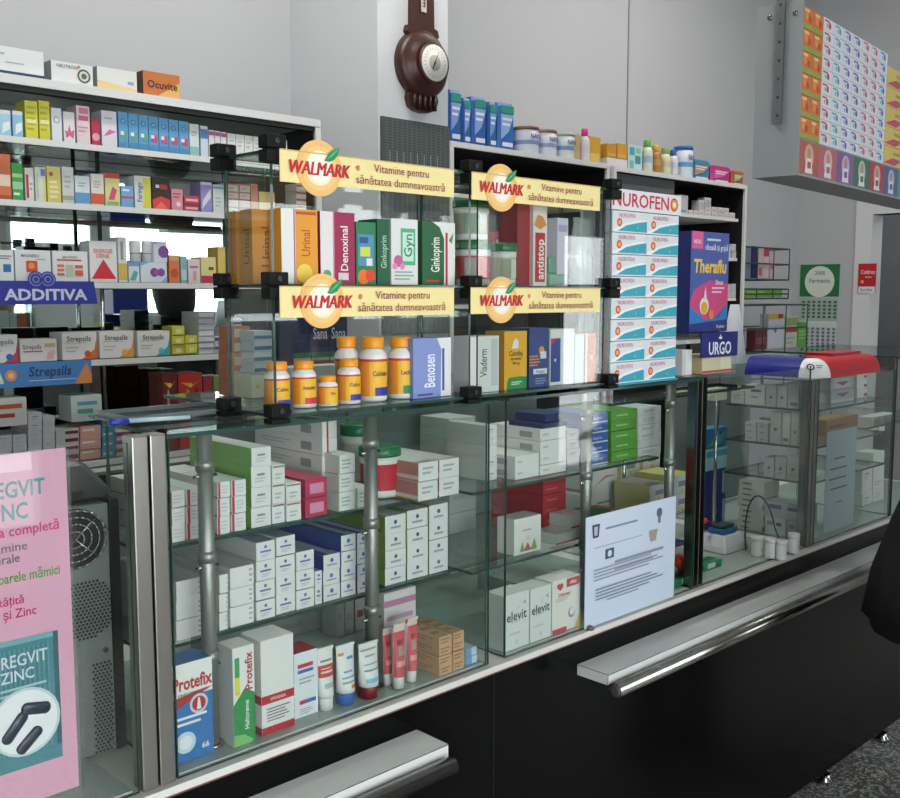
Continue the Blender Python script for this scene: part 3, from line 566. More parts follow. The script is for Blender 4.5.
stack('blue topped carton with blue ring', 'lower shelf by tube', [(323, 340, [553, 569, 584, 600]), (341, 356, [535, 551, 566, 581, 597]), (357, 370, [533, 549, 564, 579, 593])], YS, ZB+.0004, .22, 'blue topped cartons on the lower shelf', front=BLF, left='#2d4f97', top='#b8c2d6', tf=[('r', .0, 0, .35, 1, '#31549c'), ('r', .8, .1, 1, .9, '#31549c')])
stack('white carton with tiny dark emblem', 'right end of lower shelf', [(385, 406, [522, 540, 557, 574, 591]), (407, 428, [518, 536, 553, 570, 587]), (429, 448, [514, 532, 549, 566, 583])], YS, ZB+.0004, .20, 'white cartons at the right of the lower shelf', front=[('d', .5, .62, .12, '#4c5a72'), ('r', .25, .26, .75, .38, '#8fa0b2')], left='#7e9650', top='#cfd3cf', tf=[('r', .0, 0, .1, 1, '#5e7a52')])
# cabinet floor
YFl = 1.325
G = 'oral care cartons on the cabinet floor'; NAME[0] = 'care_box'
def tx(*a): return ('t',)+a
carton('blue and white tablet carton with tooth picture beside the steel post', 173, 213, 661, 1.335, ZC, .05, '#2c6fae', [('r', 0, .66, 1, 1, '#e2e1de'), ('p', [(0, .54), (0, .66), (.75, .70), (1, .70), (.5, .62)], '#a8222c'), tx('Protefix', .50, .80, .13, '#b01f2c', {'off': .03, 'w': 1.0}), tx('reiniger', .38, .69, .05, '#44484d', {'w': .6}), ('d', .64, .56, .10, '#c5ccd4'), ('d', .64, .56, .075, '#a8222c'), ('p', [(.58, .5), (.70, .5), (.66, .62), (.62, .62)], '#e6e3e0'), ('l', .08, .36, .9, .48, 2, '#dbe4ef'), ('d', .28, .2, .11, '#bcd2e2'), ('d', .28, .2, .07, '#dde6ea'), tx('66', .78, .12, .06, '#eef2f5', {'w': .3})], group=G)
carton('green and white denture cream carton lettered in red', 233, 255, 646, YFl, ZC, .045, '#dfe0dc', [('p', [(.0, 0), (1, 0), (1, .5), (.55, .58), (0, .42)], '#2c8a4a'), ('p', [(0, 0), (.0, .12), (.5, .10), (.9, .02), (.8, 0)], '#7cba6e'), tx('Protefix', .72, .74, .34, '#b5202c', {'rot': 1, 'w': .40, 'off': .02}), tx('Haftcreme', .60, .30, .2, '#dfeee0', {'rot': 1, 'w': .3}), ('r', .08, .7, .3, .9, '#3a9a58'), ('r', .08, .52, .3, .7, '#e0d04a')], left='#d8dad6', group=G)
carton('tall white carton with red band and red foot', 261, 294, 637, YFl+.005, ZC, .06, '#dddcda', [('r', 0, .32, 1, .41, '#b3202e'), ('r', 0, 0, 1, .075, '#b3202e'), ('l', .15, .12, .9, .28, 5, '#75787c'), tx('VIVANIA', .5, .365, .035, '#ead9d9', {'w': .7})], lf=[('r', 0, .32, 1, .41, '#a01c28'), ('r', 0, 0, 1, .075, '#a01c28')], group=G)
carton('white carton with red and blue bars beside the tall one', 294, 318, 651, YFl+.02, ZC, .05, '#d7dce0', [('r', .15, .76, .8, .82, '#b5303c'), ('r', .15, .68, .8, .73, '#3a62a6'), ('l', .2, .5, .9, .62, 2, '#9aa2ac'), ('r', .45, .2, .9, .26, '#3a62a6'), ('r', .2, .2, .45, .26, '#b5303c'), ('l', .2, .04, .8, .14, 3, '#9aa2ac')], top='#b5303c', group=G)
def cream(label, pxc, pyt, pyb_w, Y, h=None, capc='#2b4fa8', bands=(), body='#dcdcda', tilt=0.0, group='upright cream tubes', capw=.8):
    x = Xat(pxc, Y, ZC+.07); z = ZC+.0006; h = Q(pxc, pyt, Y=Y)[2]-z; w = pyb_w*Q(pxc, pyt, Y=Y)[1]/ray(pxc, pyt)[1]/1000/2*.96
    t = thing('cream_tube', label, 'tube', (x, Y, z), group); ch = .022 if capc else .0
    R = []
    for f, ww, dd in ((0, .92, .92), (.12, .96, .80), (.45, 1.0, .48), (.8, 1.04, .16), (.93, 1.05, .05), (1.0, 1.05, .045)):
        R.append([(x+w*ww*math.cos(i*math.pi/12)+tilt*f*h, Y+w*dd*math.sin(i*math.pi/12), z+ch+(h-ch)*f) for i in range(24)])
    mb = MB(); mb.loft(R, M(body, .35))
    for f0, f1, c, s0, s1 in bands:
        def P(f, s):
            k = 0
            FS = (0, .12, .45, .8, .93, 1.0); WW = (.92, .96, 1, 1.04, 1.05, 1.05); DD = (.92, .80, .48, .16, .05, .045)
            for q in range(5):
                if FS[q] <= f <= FS[q+1]: k = q
            u = (f-FS[k])/(FS[k+1]-FS[k]); ww = WW[k]+(WW[k+1]-WW[k])*u; dd = DD[k]+(DD[k+1]-DD[k])*u
            a = math.pi*(1.5-.44+.88*s) ; return (x+w*ww*math.cos(a)+tilt*f*h, Y+w*dd*math.sin(a)-.0007, z+ch+(h-ch)*f)
        n = 8
        for i in range(n):
            for j in range(6):
                sa = s0+(s1-s0)*i/n; sb = s0+(s1-s0)*(i+1)/n; fa = f0+(f1-f0)*j/6; fb = f0+(f1-f0)*(j+1)/6
                mb.poly([P(fa, sa), P(fa, sb), P(fb, sb), P(fb, sa)], c, True)
    mb.build('tube_body', t)
    if capc: mb = MB(); mb.lathe((x, Y, z), [(w*capw*1.02, 0), (w*capw*1.08, ch*.85), (w*capw, ch)], M(capc, .35)); mb.build('cap', t)
    mb = MB(); yy = Y; mb.box(x-w*1.07+tilt*h, yy-.0022, z+h*.965, x+w*1.07+tilt*h, yy+.0022, z+h+.0005, M(body, .4)); mb.build('crimp', t)
cream('white and red hand cream tube, leftmost in the row of tubes', 325, 647, 19, YFl+.022, None, '#dcdcda', [(.42, .66, '#c23a35', 0, 1), (.5, .54, '#eacfc9', .2, .8), (.58, .6, '#eacfc9', .2, .7), (.2, .3, '#a9b0b4', .3, .8), (.72, .76, '#5b8a72', .2, .8)])
cream('white tube with blue cap and orange dot', 345, 644, 22, YFl+.018, None, '#2a62b4', [(.78, .84, '#d8864a', .1, .4), (.68, .74, '#4a8ac4', .5, .8), (.42, .46, '#5a9ad0', .3, .7), (.3, .34, '#8a98a6', .2, .8), (.2, .24, '#8a98a6', .2, .8), (.08, .16, '#e07a3a', .55, .85)])
cream('white tube with dark red cap, right of the blue capped one', 368, 642, 24, YFl+.012, None, '#7c1e26', [(.82, .87, '#b09890', .1, .8), (.68, .72, '#8fa0a8', .3, .7), (.5, .53, '#8fa0a8', .2, .8), (.36, .4, '#7a9aac', .2, .8), (.1, .2, '#84b4cc', .2, .85)])
RB = [(.0, .86, '#c8585e', .0, 1), (.62, .70, '#a03038', .3, .9), (.40, .58, '#a89a8a', .35, .75), (.2, .3, '#e0a49e', .2, .9)]
cream('red cream tube with white cap, leftmost of three', 387, 628, 11, YFl+.03, None, '#dcdad6', RB, '#d9c4be', group='red cream tubes')
cream('red cream tube with white cap, middle of three, standing forward', 398, 624, 15, YFl+.006, None, '#dcdad6', RB, '#d9c4be', group='red cream tubes', tilt=.02)
cream('red cream tube with white cap, rightmost of three', 411, 618, 13, YFl+.012, None, '#dcdad6', RB, '#d9c4be', .03, 'red cream tubes')
carton('white and mauve carton standing upright behind the red tubes', 384, 416, 590, 1.40, ZC, .05, '#cfc8ca', [('r', 0, .82, 1, .9, '#b07a94'), ('d', .5, .55, .04, '#7aa05a'), ('d', .7, .57, .03, '#c8643a'), ('r', .1, .64, .9, .7, '#b597a8')], group=G)
stack('tan carton with brown print', 'cabinet floor near the right corner', [(439, 452, [642, 652, 662, 672, 682]), (453, 464, [640, 649, 659, 669, 679])], 1.31, ZC, .11, 'tan cartons on the cabinet floor', '#c59f78', [('l', .1, .2, .9, .85, 2, '#8d6748')], tf=[('l', .1, .1, .9, .9, 3, '#9d7a58')], lf=[('l', .1, .2, .9, .8, 2, '#a07c58')])
stack('little pale blue and white carton', 'cabinet floor beside the tan ones', [(466, 477, [658, 666, 674])], 1.315, ZC, .04, 'little blue cartons by the corner', '#bcd0dc', [('r', 0, 0, .5, 1, '#6f9cc4')])
for i, (a, b, c) in enumerate(((344, 352, 598), (353, 362, 600), (363, 373, 596))):
    carton(['grey white carton upright behind the tubes, left one', 'grey white carton upright behind the tubes, middle one', 'white carton with brown rosette upright behind the tubes'][i], a-8, b-8, c, 1.62, ZC, .05, '#b9bab8', [('r', .2, .4, .8, .6, '#8c5a4a' if i == 2 else '#a5a7a8')], group='cartons at the back of the cabinet floor')
stack('pale flat carton lying', 'cabinet floor behind the steel post', [(176, 206, [640, 647, 655])], 1.56, ZC, .12, 'flat cartons behind the tablet carton', '#a9adb2')
mb = MB(); mb.box(.96, 1.69, ZC+.0006, 1.30, 1.73, ZC+.10, M('#9ba09e', .6)); mb.decal((.96, 1.69, ZC), (.34, 0, 0), (0, 0, .1), [('l', .05, .1, .95, .9, 3, '#8b908e')]); mb.build('carton_sleeve', None, 'large grey outer carton at the back of the cabinet floor', 'box')
NAME[0] = 'medicine_box'
# ======= middle cabinet contents
stack('flat white carton with small grey code', 'upper notice cabinet shelf', [(515, 539, [457, 469, 481]), (540, 566, [432, 444, 456, 468, 478]), ], 1.425, 1.1004, .15, 'flat white cartons on the upper shelf', front=[('l', .1, .3, .4, .7, 1, '#b4b8bc')], lf=[('r', .6, .2, .85, .7, '#9a9da0')])
stack('flat white carton', 'upper shelf, seen past the tube', [(567, 580, [440, 450, 459, 468, 477])], 1.45, 1.1004, .12, 'flat cartons behind the tube')
carton('dark navy carton topping the tall pile of flat white cartons', 542, 566, None, 1.43, 1.1004+.0925, .10, '#1d2a58', [('l', .1, .3, .6, .7, 1, '#3f5088')], ztop=1.1004+.0925+.022, group='navy cartons on the flat white pile')
carton('second navy carton on the very top of that pile', 545, 568, None, 1.44, 1.1004+.0930+.0225, .09, '#202e5e', [], ztop=1.1004+.093+.040, group='navy cartons on the flat white pile')
stack('pale white carton seen through the side glass', 'upper shelf, left end', [(486, 497, [428, 438, 448, 460, 472, 484])], 1.46, 1.1004, .12, 'cartons at the left end of the notice cabinet')
stack('blue and white carton', 'upper shelf of the notice cabinet', [(587, 608, [418, 428, 438, 448, 458, 470])], 1.425, 1.1004, .14, 'blue cartons on the upper shelf', '#3b5da0', [('t', 'Ibuprom', .5, .5, .3, '#c7d3e6', {'w': .6}), ('r', .0, 0, 1, .12, '#d8dde4')])
stack('bright green carton', 'upper shelf of the notice cabinet', [(611, 637, [415, 425, 435, 445, 455, 465])], 1.425, 1.1004, .14, 'green cartons on the upper shelf', '#5c9a3c', [('l', .2, .3, .8, .7, 1, '#9cc47e')])
stack('white carton with pale print', 'upper shelf by the right tube', [(638, 661, [409, 417, 426, 434, 441, 449, 457])], 1.425, 1.1004, .14, 'white cartons at the right end of the upper shelf')
carton('white carton with pink and green flower picture, left front corner', 514, 541, 517, 1.425, .9354, .05, '#e0e0dc', [('p', [(.35, .06), (.5, .3), (.65, .06)], '#b85a62'), ('p', [(.2, .06), (.3, .35), (.4, .06)], '#86a05c'), ('p', [(.6, .06), (.75, .38), (.85, .06)], '#86a05c'), ('l', .3, .6, .75, .7, 1, '#c89aa4'), ('d', .5, .42, .08, '#e6c9cc')], group=None)
stack('red carton', 'lower shelf, beside the flower carton', [(543, 566, [482, 492, 502, 513, 523, 533, 543])], 1.49, .9354, .13, 'red cartons on the lower shelf', '#a81b2a', [('l', .15, .3, .8, .7, 1, '#cc5a62')])
stack('red carton laid crosswise', 'lower shelf, behind the flower carton', [(522, 541, [503, 514, 524, 534, 543])], 1.56, .9354, .10, 'crosswise red cartons on the lower shelf', '#b01e2c', [])
stack('white carton with red line', 'lower shelf, behind the notice top', [(556, 575, [530, 541]), (571, 590, [516, 528, 540])], 1.42, .9354, .065, 'white and red cartons on the lower shelf', front=[('r', .0, .0, 1, .15, '#b8434c')])
stack('large white carton with pink curve', 'lower shelf', [(592, 618, [486, 512])], 1.56, .9354+.045, .10, 'large white and pink carton', front=[('p', [(.1, .4), (.5, .75), (.95, .7), (.5, .62)], '#cc8a90')], lf=[('r', 0, .1, 1, .2, '#cc8a90')])
stack('plain white carton under the pink curved one', 'lower shelf', [(590, 618, [512, 530])], 1.56, .9354-.0012, .10, 'large white carton below')
carton('green carton beside the orange one, just above the notice', 592, 610, 512, 1.425, .9354, .07, '#23804c', [('r', .15, .1, .8, .45, '#d2ddd4')])
carton('slim orange carton right of the green one', 611, 619, 510, 1.425, .9354, .07, '#d0703c', [('l', .1, .5, .9, .8, 1, '#e8c0a0')])
YWF = [('r', .3, .35, .75, .65, '#8f95a0'), ('d', .5, .12, .12, '#d2cc3a')]
stack('white carton with yellow dot', 'lower shelf, near the right tube', [(621, 640, [474, 492, 508, 524]), (643, 660, [467, 485, 502, 519])], 1.545, .9354, .10, 'yellow dotted cartons at the back of the lower shelf', front=YWF, left='#c6c08c')
stack('white carton with yellow dot', 'lower shelf, front', [(650, 668, [493, 509, 526])], 1.425, .9354, .11, 'yellow dotted cartons at the front of the lower shelf', front=YWF, left='#c6c08c', top='#b5a8a4')
stack('white carton with yellow dot', 'lower shelf, right of the tube', [(673, 692, [487, 505, 523])], 1.425, .9254, .11, 'yellow dotted cartons right of the tube', front=YWF, left='#c9c47a', top='#c4c070') if False else None
stack('white and yellow carton', 'right of the tube beside the dark post', [(672, 692, [487, 505, 523])], 1.43, .9354, .11, 'yellow topped cartons by the dark post', front=YWF, left='#c9c47a', top='#c4c070')
carton('navy carton seen low between the notice and the dark post', 675, 692, 545, 1.55, .787, .12, '#1d2450', [])
# cabinet floor of the middle cabinet
G = 'cartons standing on the floor of the notice cabinet'
EL = lambda c: [('t', 'elevit', .5, .60, .17, '#2d3135', {'w': .86, 'off': .015}), ('p', [(.50, .70), (.62, .80), (.56, .72)], c), ('p', [(.7, .78), (.84, .84), (.88, .74), (.8, .80)], c), ('l', .2, .25, .8, .32, 1, '#b9bdc2'), ('d', .5, .12, .045, '#c6cacd'), ('l', .25, .48, .75, .51, 1, '#a8acb0')]
carton('large white carton with black lower case lettering, left of two', 504, 529, 593, 1.316, ZC, .05, '#d5dad6', EL('#8597b8'), group=G)
carton('large white carton with black lower case lettering, right of two', 530, 551, 587, 1.316, ZC, .05, '#d5dad6', EL('#8597b8'), group=G)
carton('white and red carton with colour ring, beside the notice', 552, 580, 578, 1.316, ZC, .05, '#dcd9d2', [('r', .5, .82, .98, .98, '#bf2c38'), tx('effekt', .74, .90, .06, '#eadadc', {'w': .35}), ('d', .22, .88, .05, '#b02a38'), ('d', .32, .88, .05, '#b02a38'), ('p', [(.16, .86), (.38, .86), (.27, .79)], '#b02a38'), tx('Dialvital', .42, .71, .075, '#c23a30', {'w': .8}), ('l', .1, .58, .6, .66, 2, '#b9a9a6'), ('d', .68, .32, .10, '#7f9aa8'), ('d', .70, .34, .07, '#dcd9d2'), ('p', [(.8, 0), (1, 0), (1, .3)], '#d8b84a'), ('r', 0, 0, .5, .09, '#bf2c38')], group=G)
stack('grey white carton lying flat', 'floor of the notice cabinet', [(520, 560, [570, 578, 586])], 1.52, ZC, .14, 'flat cartons at the back of the notice cabinet floor', '#b5b8b6')
# notice
mb = MB(); mb.box(1.652, 1.2955, .785, 1.990, 1.2975, 1.028, M('#c3cede', .5))
mb.decal((1.652, 1.2955, .785), (.338, 0, 0), (0, 0, .243), [('p', [(.07, .80), (.13, .80), (.14, .92), (.06, .92)], '#39404c'), ('p', [(.085, .82), (.115, .82), (.12, .90), (.08, .90)], '#aab4c4'), ('d', .80, .88, .045, '#59636f'), ('r', .785, .78, .815, .84, '#6a737f'), ('l', .20, .84, .68, .88, 1, '#7c8694'), ('l', .08, .70, .8, .715, 1, '#8b95a4'), ('r', .20, .58, .29, .67, '#4b5462'), ('d', .245, .625, .03, '#c3cede'), ('p', [(.70, .62), (.76, .62), (.78, .73), (.68, .73)], '#9a9580'),
    ('l', .08, .40, .92, .52, 4, '#8a93a0'), ('l', .3, .44, .9, .56, 2, '#8a93a0'), ('l', .10, .22, .92, .34, 4, '#7a8492'), ('l', .22, .19, .7, .22, 1, '#8a93a0')])
mb.build('paper_notice', None, 'pale blue paper notice with emblems and print on the front glass', 'notice')
mb = MB(); mb.lathe((1.665, 1.290, .7825), [(.008, 0), (.008, .006), (.004, .009)], '#6a5a52', 12); mb.build('paper_clip', None, 'small dark weight at the lower left corner of the notice', 'clip')
# ================================================================ open section between the posts
G = 'cartons beside the dark posts'
carton('green and white carton on the floor left of the dark post', 674, 691, 578, 1.33, ZC, .05, '#1f7a52', [('r', .45, .15, .9, .85, '#c2d2c8')], group=G)
mb = MB(); x = Xat(682, 1.355, .88); zt = Q(682, 578, Y=1.33)[2]+.001
mb.lathe((x, 1.352, zt), [(.012, 0), (.012, .012), (.022, .020), (.026, .036), (.017, .045), (.010, .048)], M('#d1431f', .4), 14); mb.box(x-.022, 1.347, zt+.03, x+.028, 1.357, zt+.042, M('#d1431f', .4)); mb.build('orange_nozzle', None, 'bright orange plastic piece on the green carton by the notice', 'plastic piece')
carton('green and white carton just right of the dark post', 704, 722, 562, 1.36, ZC, .04, '#2a8a60', [('r', .2, .1, .62, .92, '#c9d3ce')], group=G)
stack('navy carton with green dot', 'right of the dark post', [(706, 725, [470, 498, 528])], 1.60, .7868, .06, 'navy cartons behind the dark post', '#1b2466', [('d', .45, .5, .14, '#4a8a5a'), ('r', .85, .1, .97, .9, '#9fb0c8')])
Zn = Q(715, 470, Y=1.60)[2]+.001
carton('turquoise and white carton on the navy ones', 706, 727, 448, 1.60, Zn, .05, '#9cc4cc', [('r', 0, .6, 1, .9, '#3f97a8')], group=G)
carton('blue and green carton topping the pile behind the dark post', 706, 727, 428, 1.605, Q(715, 448, Y=1.60)[2]+.002, .045, '#2f6fa8', [('p', [(0, 0), (.6, 0), (1, .8), (.5, .6)], '#3e9a7c'), ('d', .7, .7, .12, '#2a3f8e')], group=G)
carton('slim green and white carton standing high behind the dark post', 708, 714, 396, 1.46, 1.2400, .03, '#cfdcc8', [('r', .0, .6, 1, .9, '#57a05c'), ('r', 0, .1, 1, .2, '#57a05c')], group='cartons on the small shelf behind the post', )
carton('pale yellow carton beside the slim green one', 715, 727, 400, 1.46, 1.2400, .03, '#c9cbb4', [('d', .5, .5, .2, '#dcdccc')], group='cartons on the small shelf behind the post')
carton('olive and white carton left of the dark post, high up', 672, 694, 392, 1.47, 1.2400, .03, '#9aa08a', [('r', 0, .2, 1, .5, '#c5c9bf')], group='cartons on the small shelf behind the post')
t = thing('glass_wall_shelf', 'small glass shelf behind the dark post', 'shelf', (2.2, 1.48, 1.23)); mb = MB(); mb.pane(1.93, 1.44, 1.233, 2.60, 1.56, 1.239, SHGLASS); mb.build('shelf', t); 
for x in (2.13, 2.58): mb = MB(); mb.bar((x, 1.548, .787), (x, 1.548, 1.2325), .005, CHROME); mb.build('leg', t)
# a scale like white base, blue dish, white pots, cord
cx, cy = 2.47, 1.455
mb = MB(); R = [[(cx+sx*w, cy+sy*d, .7868+h) for sx, sy in ((-1,-1),(1,-1),(1,1),(-1,1))] for w, d, h in ((.062, .050, 0), (.060, .048, .018), (.042, .034, .045))]
mb.loft(R, M('#cfcfd2', .4), sm=False); bevel(mb.build('white_scale_base', None, 'low white plastic stand on the open glass section', 'stand'), .004)
mb = MB(); mb.box(cx-.030, cy-.024, .8326, cx+.045, cy+.028, .846, M('#2a5f98', .4)); mb.box(cx-.022, cy-.018, .846, cx+.036, cy+.022, .856, M('#2c4238', .6)); bevel(mb.build('blue_dish', None, 'blue rectangular dish with dark contents on the white stand', 'dish'), .003)
mb = MB(); mb.bar((cx-.058, cy+.02, .872), (cx-.004, cy+.01, .858), .002, '#5b3a34'); mb.lathe((cx-.062, cy+.02, .866), [(.006, 0), (.011, .006), (.007, .013)], M('#d93a32', .4), 12); mb.build('red_tipped_stick', None, 'red tipped stick resting on the blue dish', 'stick')
for i, (px, py) in enumerate(((760, 556), (774, 558), (785, 560), (797, 553))):
    X, Y, _ = Q(px, py, Z=.787)
    mb = MB(); w = .0155; mb.lathe((X, Y+.01, .7868), [(w, 0), (w, .004), (w*.96, .040), (w*.92, .042)], M('#d3d4d2', .4), 20); mb.lathe((X, Y+.01, .8288), [(w*1.03, 0), (w*1.03, .010), (w*.95, .012)], M('#dcdcda', .4), 20)
    mb.decal((X-.007, Y+.01-w*1.03, .80), (.014, 0, 0), (0, 0, .012), [('l', 0, 0, 1, 1, 2, '#7c8088')])
    mb.build('white_pot', None, ['small white pot nearest the white stand', 'small white pot second from the white stand', 'small white pot third from the white stand', 'small white pot nearest the corner post'][i], 'pot', 'small white pots on the glass')
mb = MB(); pts = []
for i in range(15):
    a = math.pi*(1-i/14*.92); pts.append((2.50+.085*math.cos(a)+.02, 1.36+.02*math.sin(a), .805+.135*max(0, math.sin(a))))
pts.append((2.595, 1.34, .79)); mb.path(pts, .0022, '#16181a', 6); mb.build('power_cable', None, 'thin black cord arching over the white pots', 'cord')
NAME[0] = 'tablet_carton'
# ======= corner cabinet contents
XL = 2.722
G = 'cartons behind the side glass of the corner cabinet'
mb = None
def CL(label, a, b, yt, z0, lf, base='#cfcfcb', dep=.05, front=(), X=XL): cartonL(label, a, b, yt, X, z0, dep, base, lf, front, G)
em = [('d', .5, .45, .08, '#6b6f75'), ('l', .2, .15, .8, .3, 2, '#a9acb0')]
z = 1.1686
CL('flat white carton leftmost on the top shelf of the corner cabinet', 731, 744, 390, z, [('l', .2, .3, .8, .7, 2, '#a9acb0')])
CL('grey white carton with dark print second on the top corner shelf', 745, 765, 385, z, [('r', .3, .65, .8, .78, '#4c5057'), ('l', .3, .3, .8, .5, 1, '#8c9096')])
CL('white upright carton with emblem, left one on the top corner shelf', 766, 776, 386, z, em)
CL('white upright carton with emblem, right one on the top corner shelf', 777, 787, 386, z, em)
CL('white carton with grey code on the top corner shelf', 788, 799, 384, z, [('r', .2, .1, .9, .25, '#7c8086')])
CL('pale blue carton rightmost on the top corner shelf', 800, 807, 386, z, [('r', 0, 0, 1, .6, '#5e9db8')], '#9ab8c4')
z = 1.0606
CL('white carton with red dot on the second corner shelf', 770, 781, 412, z, [('d', .5, .45, .06, '#a04a44')])
CL('white carton with grey code on the second corner shelf', 782, 790, 413, z, [('r', .2, .1, .8, .2, '#7c8086')])
CL('plain white carton beside the yellow one, second corner shelf', 791, 799, 412, z, [('d', .5, .4, .04, '#a04a44')])
CL('yellow carton at the right end of the second corner shelf', 800, 807, 412, z, [('d', .6, .3, .06, '#4a3a2a')], '#c08c28')
for r_ in range(3):
    for c_ in range(2):
        zz = z+r_*.019; ya = Yat(745+c_*12, XL, zz); yb = Yat(756+c_*12, XL, zz)
        mb = MB(); mb.box(XL, yb+.001, zz, XL+.08, ya-.001, zz+.0182, '#bfbfba'); mb.decal((XL, ya, zz), (0, yb-ya, 0), (0, 0, .018), [('l', .2, .3, .8, .7, 1, '#85888c')])
        mb.build('tablet_carton', None, f"small cream carton, {['left', 'right'][c_]} column, {['bottom', 'middle', 'top'][r_]} row, second shelf of corner cabinet", 'box', 'small cream cartons in the corner cabinet')
z = .9586
CL('white carton with emblem, left of three on the third corner shelf', 764, 774, 457, z, em)
CL('white carton with emblem, middle of three on the third corner shelf', 775, 786, 457, z, em)
CL('white carton with emblem, right of three on the third corner shelf', 787, 799, 457, z, em)
CL('red carton at the right end of the third corner shelf', 800, 807, 457, z, [('l', .3, .3, .7, .6, 1, '#d88a80')], '#a5382c')
zz = .7868
for r_ in range(9):
    h = .0168; j = random.uniform(-.004, .004); ya = Yat(738, XL, .86)+j; yb = Yat(763, XL, .86)+j
    mb = MB(); mb.box(XL, yb, zz+.0004, XL+.09, ya, zz+h, '#c4c4bf'); mb.decal((XL, ya, zz), (0, yb-ya, 0), (0, 0, h), [('r', .15, .3, .5, .6, '#74777c')])
    mb.build('tablet_carton', None, f"flat grey white carton, {['bottom','second','third','fourth','fifth','sixth','seventh','eighth','topmost'][r_]} of the tall pile in the corner cabinet", 'box', 'flat cartons piled in the corner cabinet'); zz += h
stack('white carton with dark print', 'bottom of corner cabinet, under three cartons', [(762, 806, [482, 498])], 2.2, .7868, .05, 'x') if False else None
for i, (a, b, z0, h, c) in enumerate(((764, 785, .7868, .05, '#c2c6c8'), (786, 806, .7868, .05, '#b8bcc2'), (764, 806, .8376, .05, '#a9adb6'))):
    ya, yb = Yat(a, XL, z0), Yat(b, XL, z0); mb = MB(); mb.box(XL+.002, yb+.001, z0, XL+.07, ya-.001, z0+h, c); mb.decal((XL+.002, ya, z0), (0, yb-ya, 0), (0, 0, h), [('r', .1, .55, .4, .8, '#39466e' if i == 2 else '#6d9488'), ('r', .55, .55, .8, .75, '#3a3f4c')])
    mb.build('tablet_carton', None, ['pale carton at lower left in the corner cabinet base', 'pale carton at lower right in the corner cabinet base', 'wide grey carton with navy print lying on the two pale ones'][i], 'box', G)
# front side of the corner cabinet
for i, (px0, px1, pt, z0, c, d) in enumerate(((831, 857, 375, 1.2262, '#8f9ba0', [('d', .5, .5, .3, '#7c3a42'), ('p', [(.2, .5), (.8, .5), (.5, .2)], '#3a3f4a')]), (831, 857, 392, 1.1686, '#a3a8ac', [('d', .5, .55, .3, '#8c3a42'), ('r', 0, 0, 1, .2, '#c2c8ca')]))):
    pass
carton('grey carton with dark red emblem, upper of two in the corner cabinet', 831, 854, None, 1.36, 1.1686+.0406, .05, '#a3aaae', [('r', .15, .15, .85, .85, '#c2c6c8'), ('p', [(.2, .6), (.8, .6), (.5, .25)], '#84323c')], ztop=1.1686+.081, group='grey emblem cartons')
carton('grey carton with dark red emblem, lower of two in the corner cabinet', 831, 854, None, 1.36, 1.1686, .05, '#a3aaae', [('r', .0, 0, 1, .25, '#c2c6c8'), ('p', [(.2, .75), (.8, .75), (.5, .4)], '#84323c')], ztop=1.1686+.040, group='grey emblem cartons')
stack('small white carton with red end', 'corner cabinet front shelf', [(857, 867, [378, 387, 396, 405])], 1.37, 1.1686, .05, 'small red ended cartons', front=[('r', .7, .2, 1, .5, '#a03a44')])
mb = MB(); mb.box(2.79, 1.309, .80, 2.985, 1.311, 1.10, M('#9fb2b8', .5)); mb.decal((2.79, 1.309, .80), (.195, 0, 0), (0, 0, .30), [('l', .25, .70, .75, .74, 1, '#46505a'), ('l', .12, .60, .9, .64, 1, '#46505a'), ('l', .1, .50, .9, .54, 1, '#46505a'), ('l', .15, .40, .95, .44, 1, '#46505a'), ('l', .35, .26, .65, .29, 1, '#46505a')])
mb.build('paper_sheet', None, 'blue grey paper sheet with five printed lines in the corner cabinet', 'notice')
carton('amber brown carton lying above the paper sheet in the corner cabinet', 826, 858, None, 1.40, 1.0606, .06, '#8c6a38', [('l', .1, .3, .8, .7, 1, '#6a4a24')], ztop=1.0606+.05)
for i, (a, b, yt, c, d) in enumerate(((872, 878, 430, '#c6c8c2', '#b8865a'), (879, 885, 432, '#cfd2cc', '#6aa05a'), (886, 896, 420, '#c9ccd0', '#9aa8b0'))):
    carton(['slim white and tan carton in the far right cabinet', 'slim white and green carton in the far right cabinet', 'tall pale carton beside the black coat in the far right cabinet'][i], a, b, yt, 1.50, 1.0606, .05, c, [('r', .1, .6, .9, .85, d)], group='cartons on the shelf of the far right cabinet')
stack('pale small carton', 'bottom of the far right cabinet', [(862, 872, [500, 512, 524, 536]), (873, 884, [484, 496, 508, 520, 532])], 1.42, .7868, .06, 'small pale cartons in the far right cabinet')
# ================================================================ top of the counter at left: tray, pen
t = thing('cash_tray', 'dark shallow glass cash tray on the counter top', 'tray', (.80, 1.50, 1.301))
mb = MB(); mb.pane(.692, 1.425, 1.3015, .93, 1.555, 1.3055, SHGLASS, M('#1d2423', .2)); mb.build('base_plate', t)
mb = MB()
for x0, y0_, x1, y1_ in ((.70, 1.432, .705, 1.55), (.905, 1.432, .91, 1.55), (.705, 1.432, .905, 1.437), (.705, 1.545, .905, 1.55)): mb.box(x0, y0_, 1.3058, x1, y1_, 1.3125, M('#6c7678', .2))
mb.build('rim', t)
t = thing('ballpoint_pen', 'clear ballpoint pen with blue cap lying on the cash tray', 'pen', (.76, 1.47, 1.313))
mb = MB(); a = Vector(Q(110, 423, Z=1.3165)); b = Vector(Q(128, 421, Z=1.3165)); c = Vector(Q(190, 417, Z=1.3165)); mb.bar(a, b, .0042, M('#2530a8', .3)); mb.build('cap', t, 'dark blue pen cap')
mb = MB(); mb.bar(b, c, .0036, M('#a9bfc6', .15), r2=.003); mb.bar(c, c+(c-b).normalized()*.012, .003, '#30363a', r2=.0006); mb.build('barrel', t)
NAME[0] = 'remedy_box'
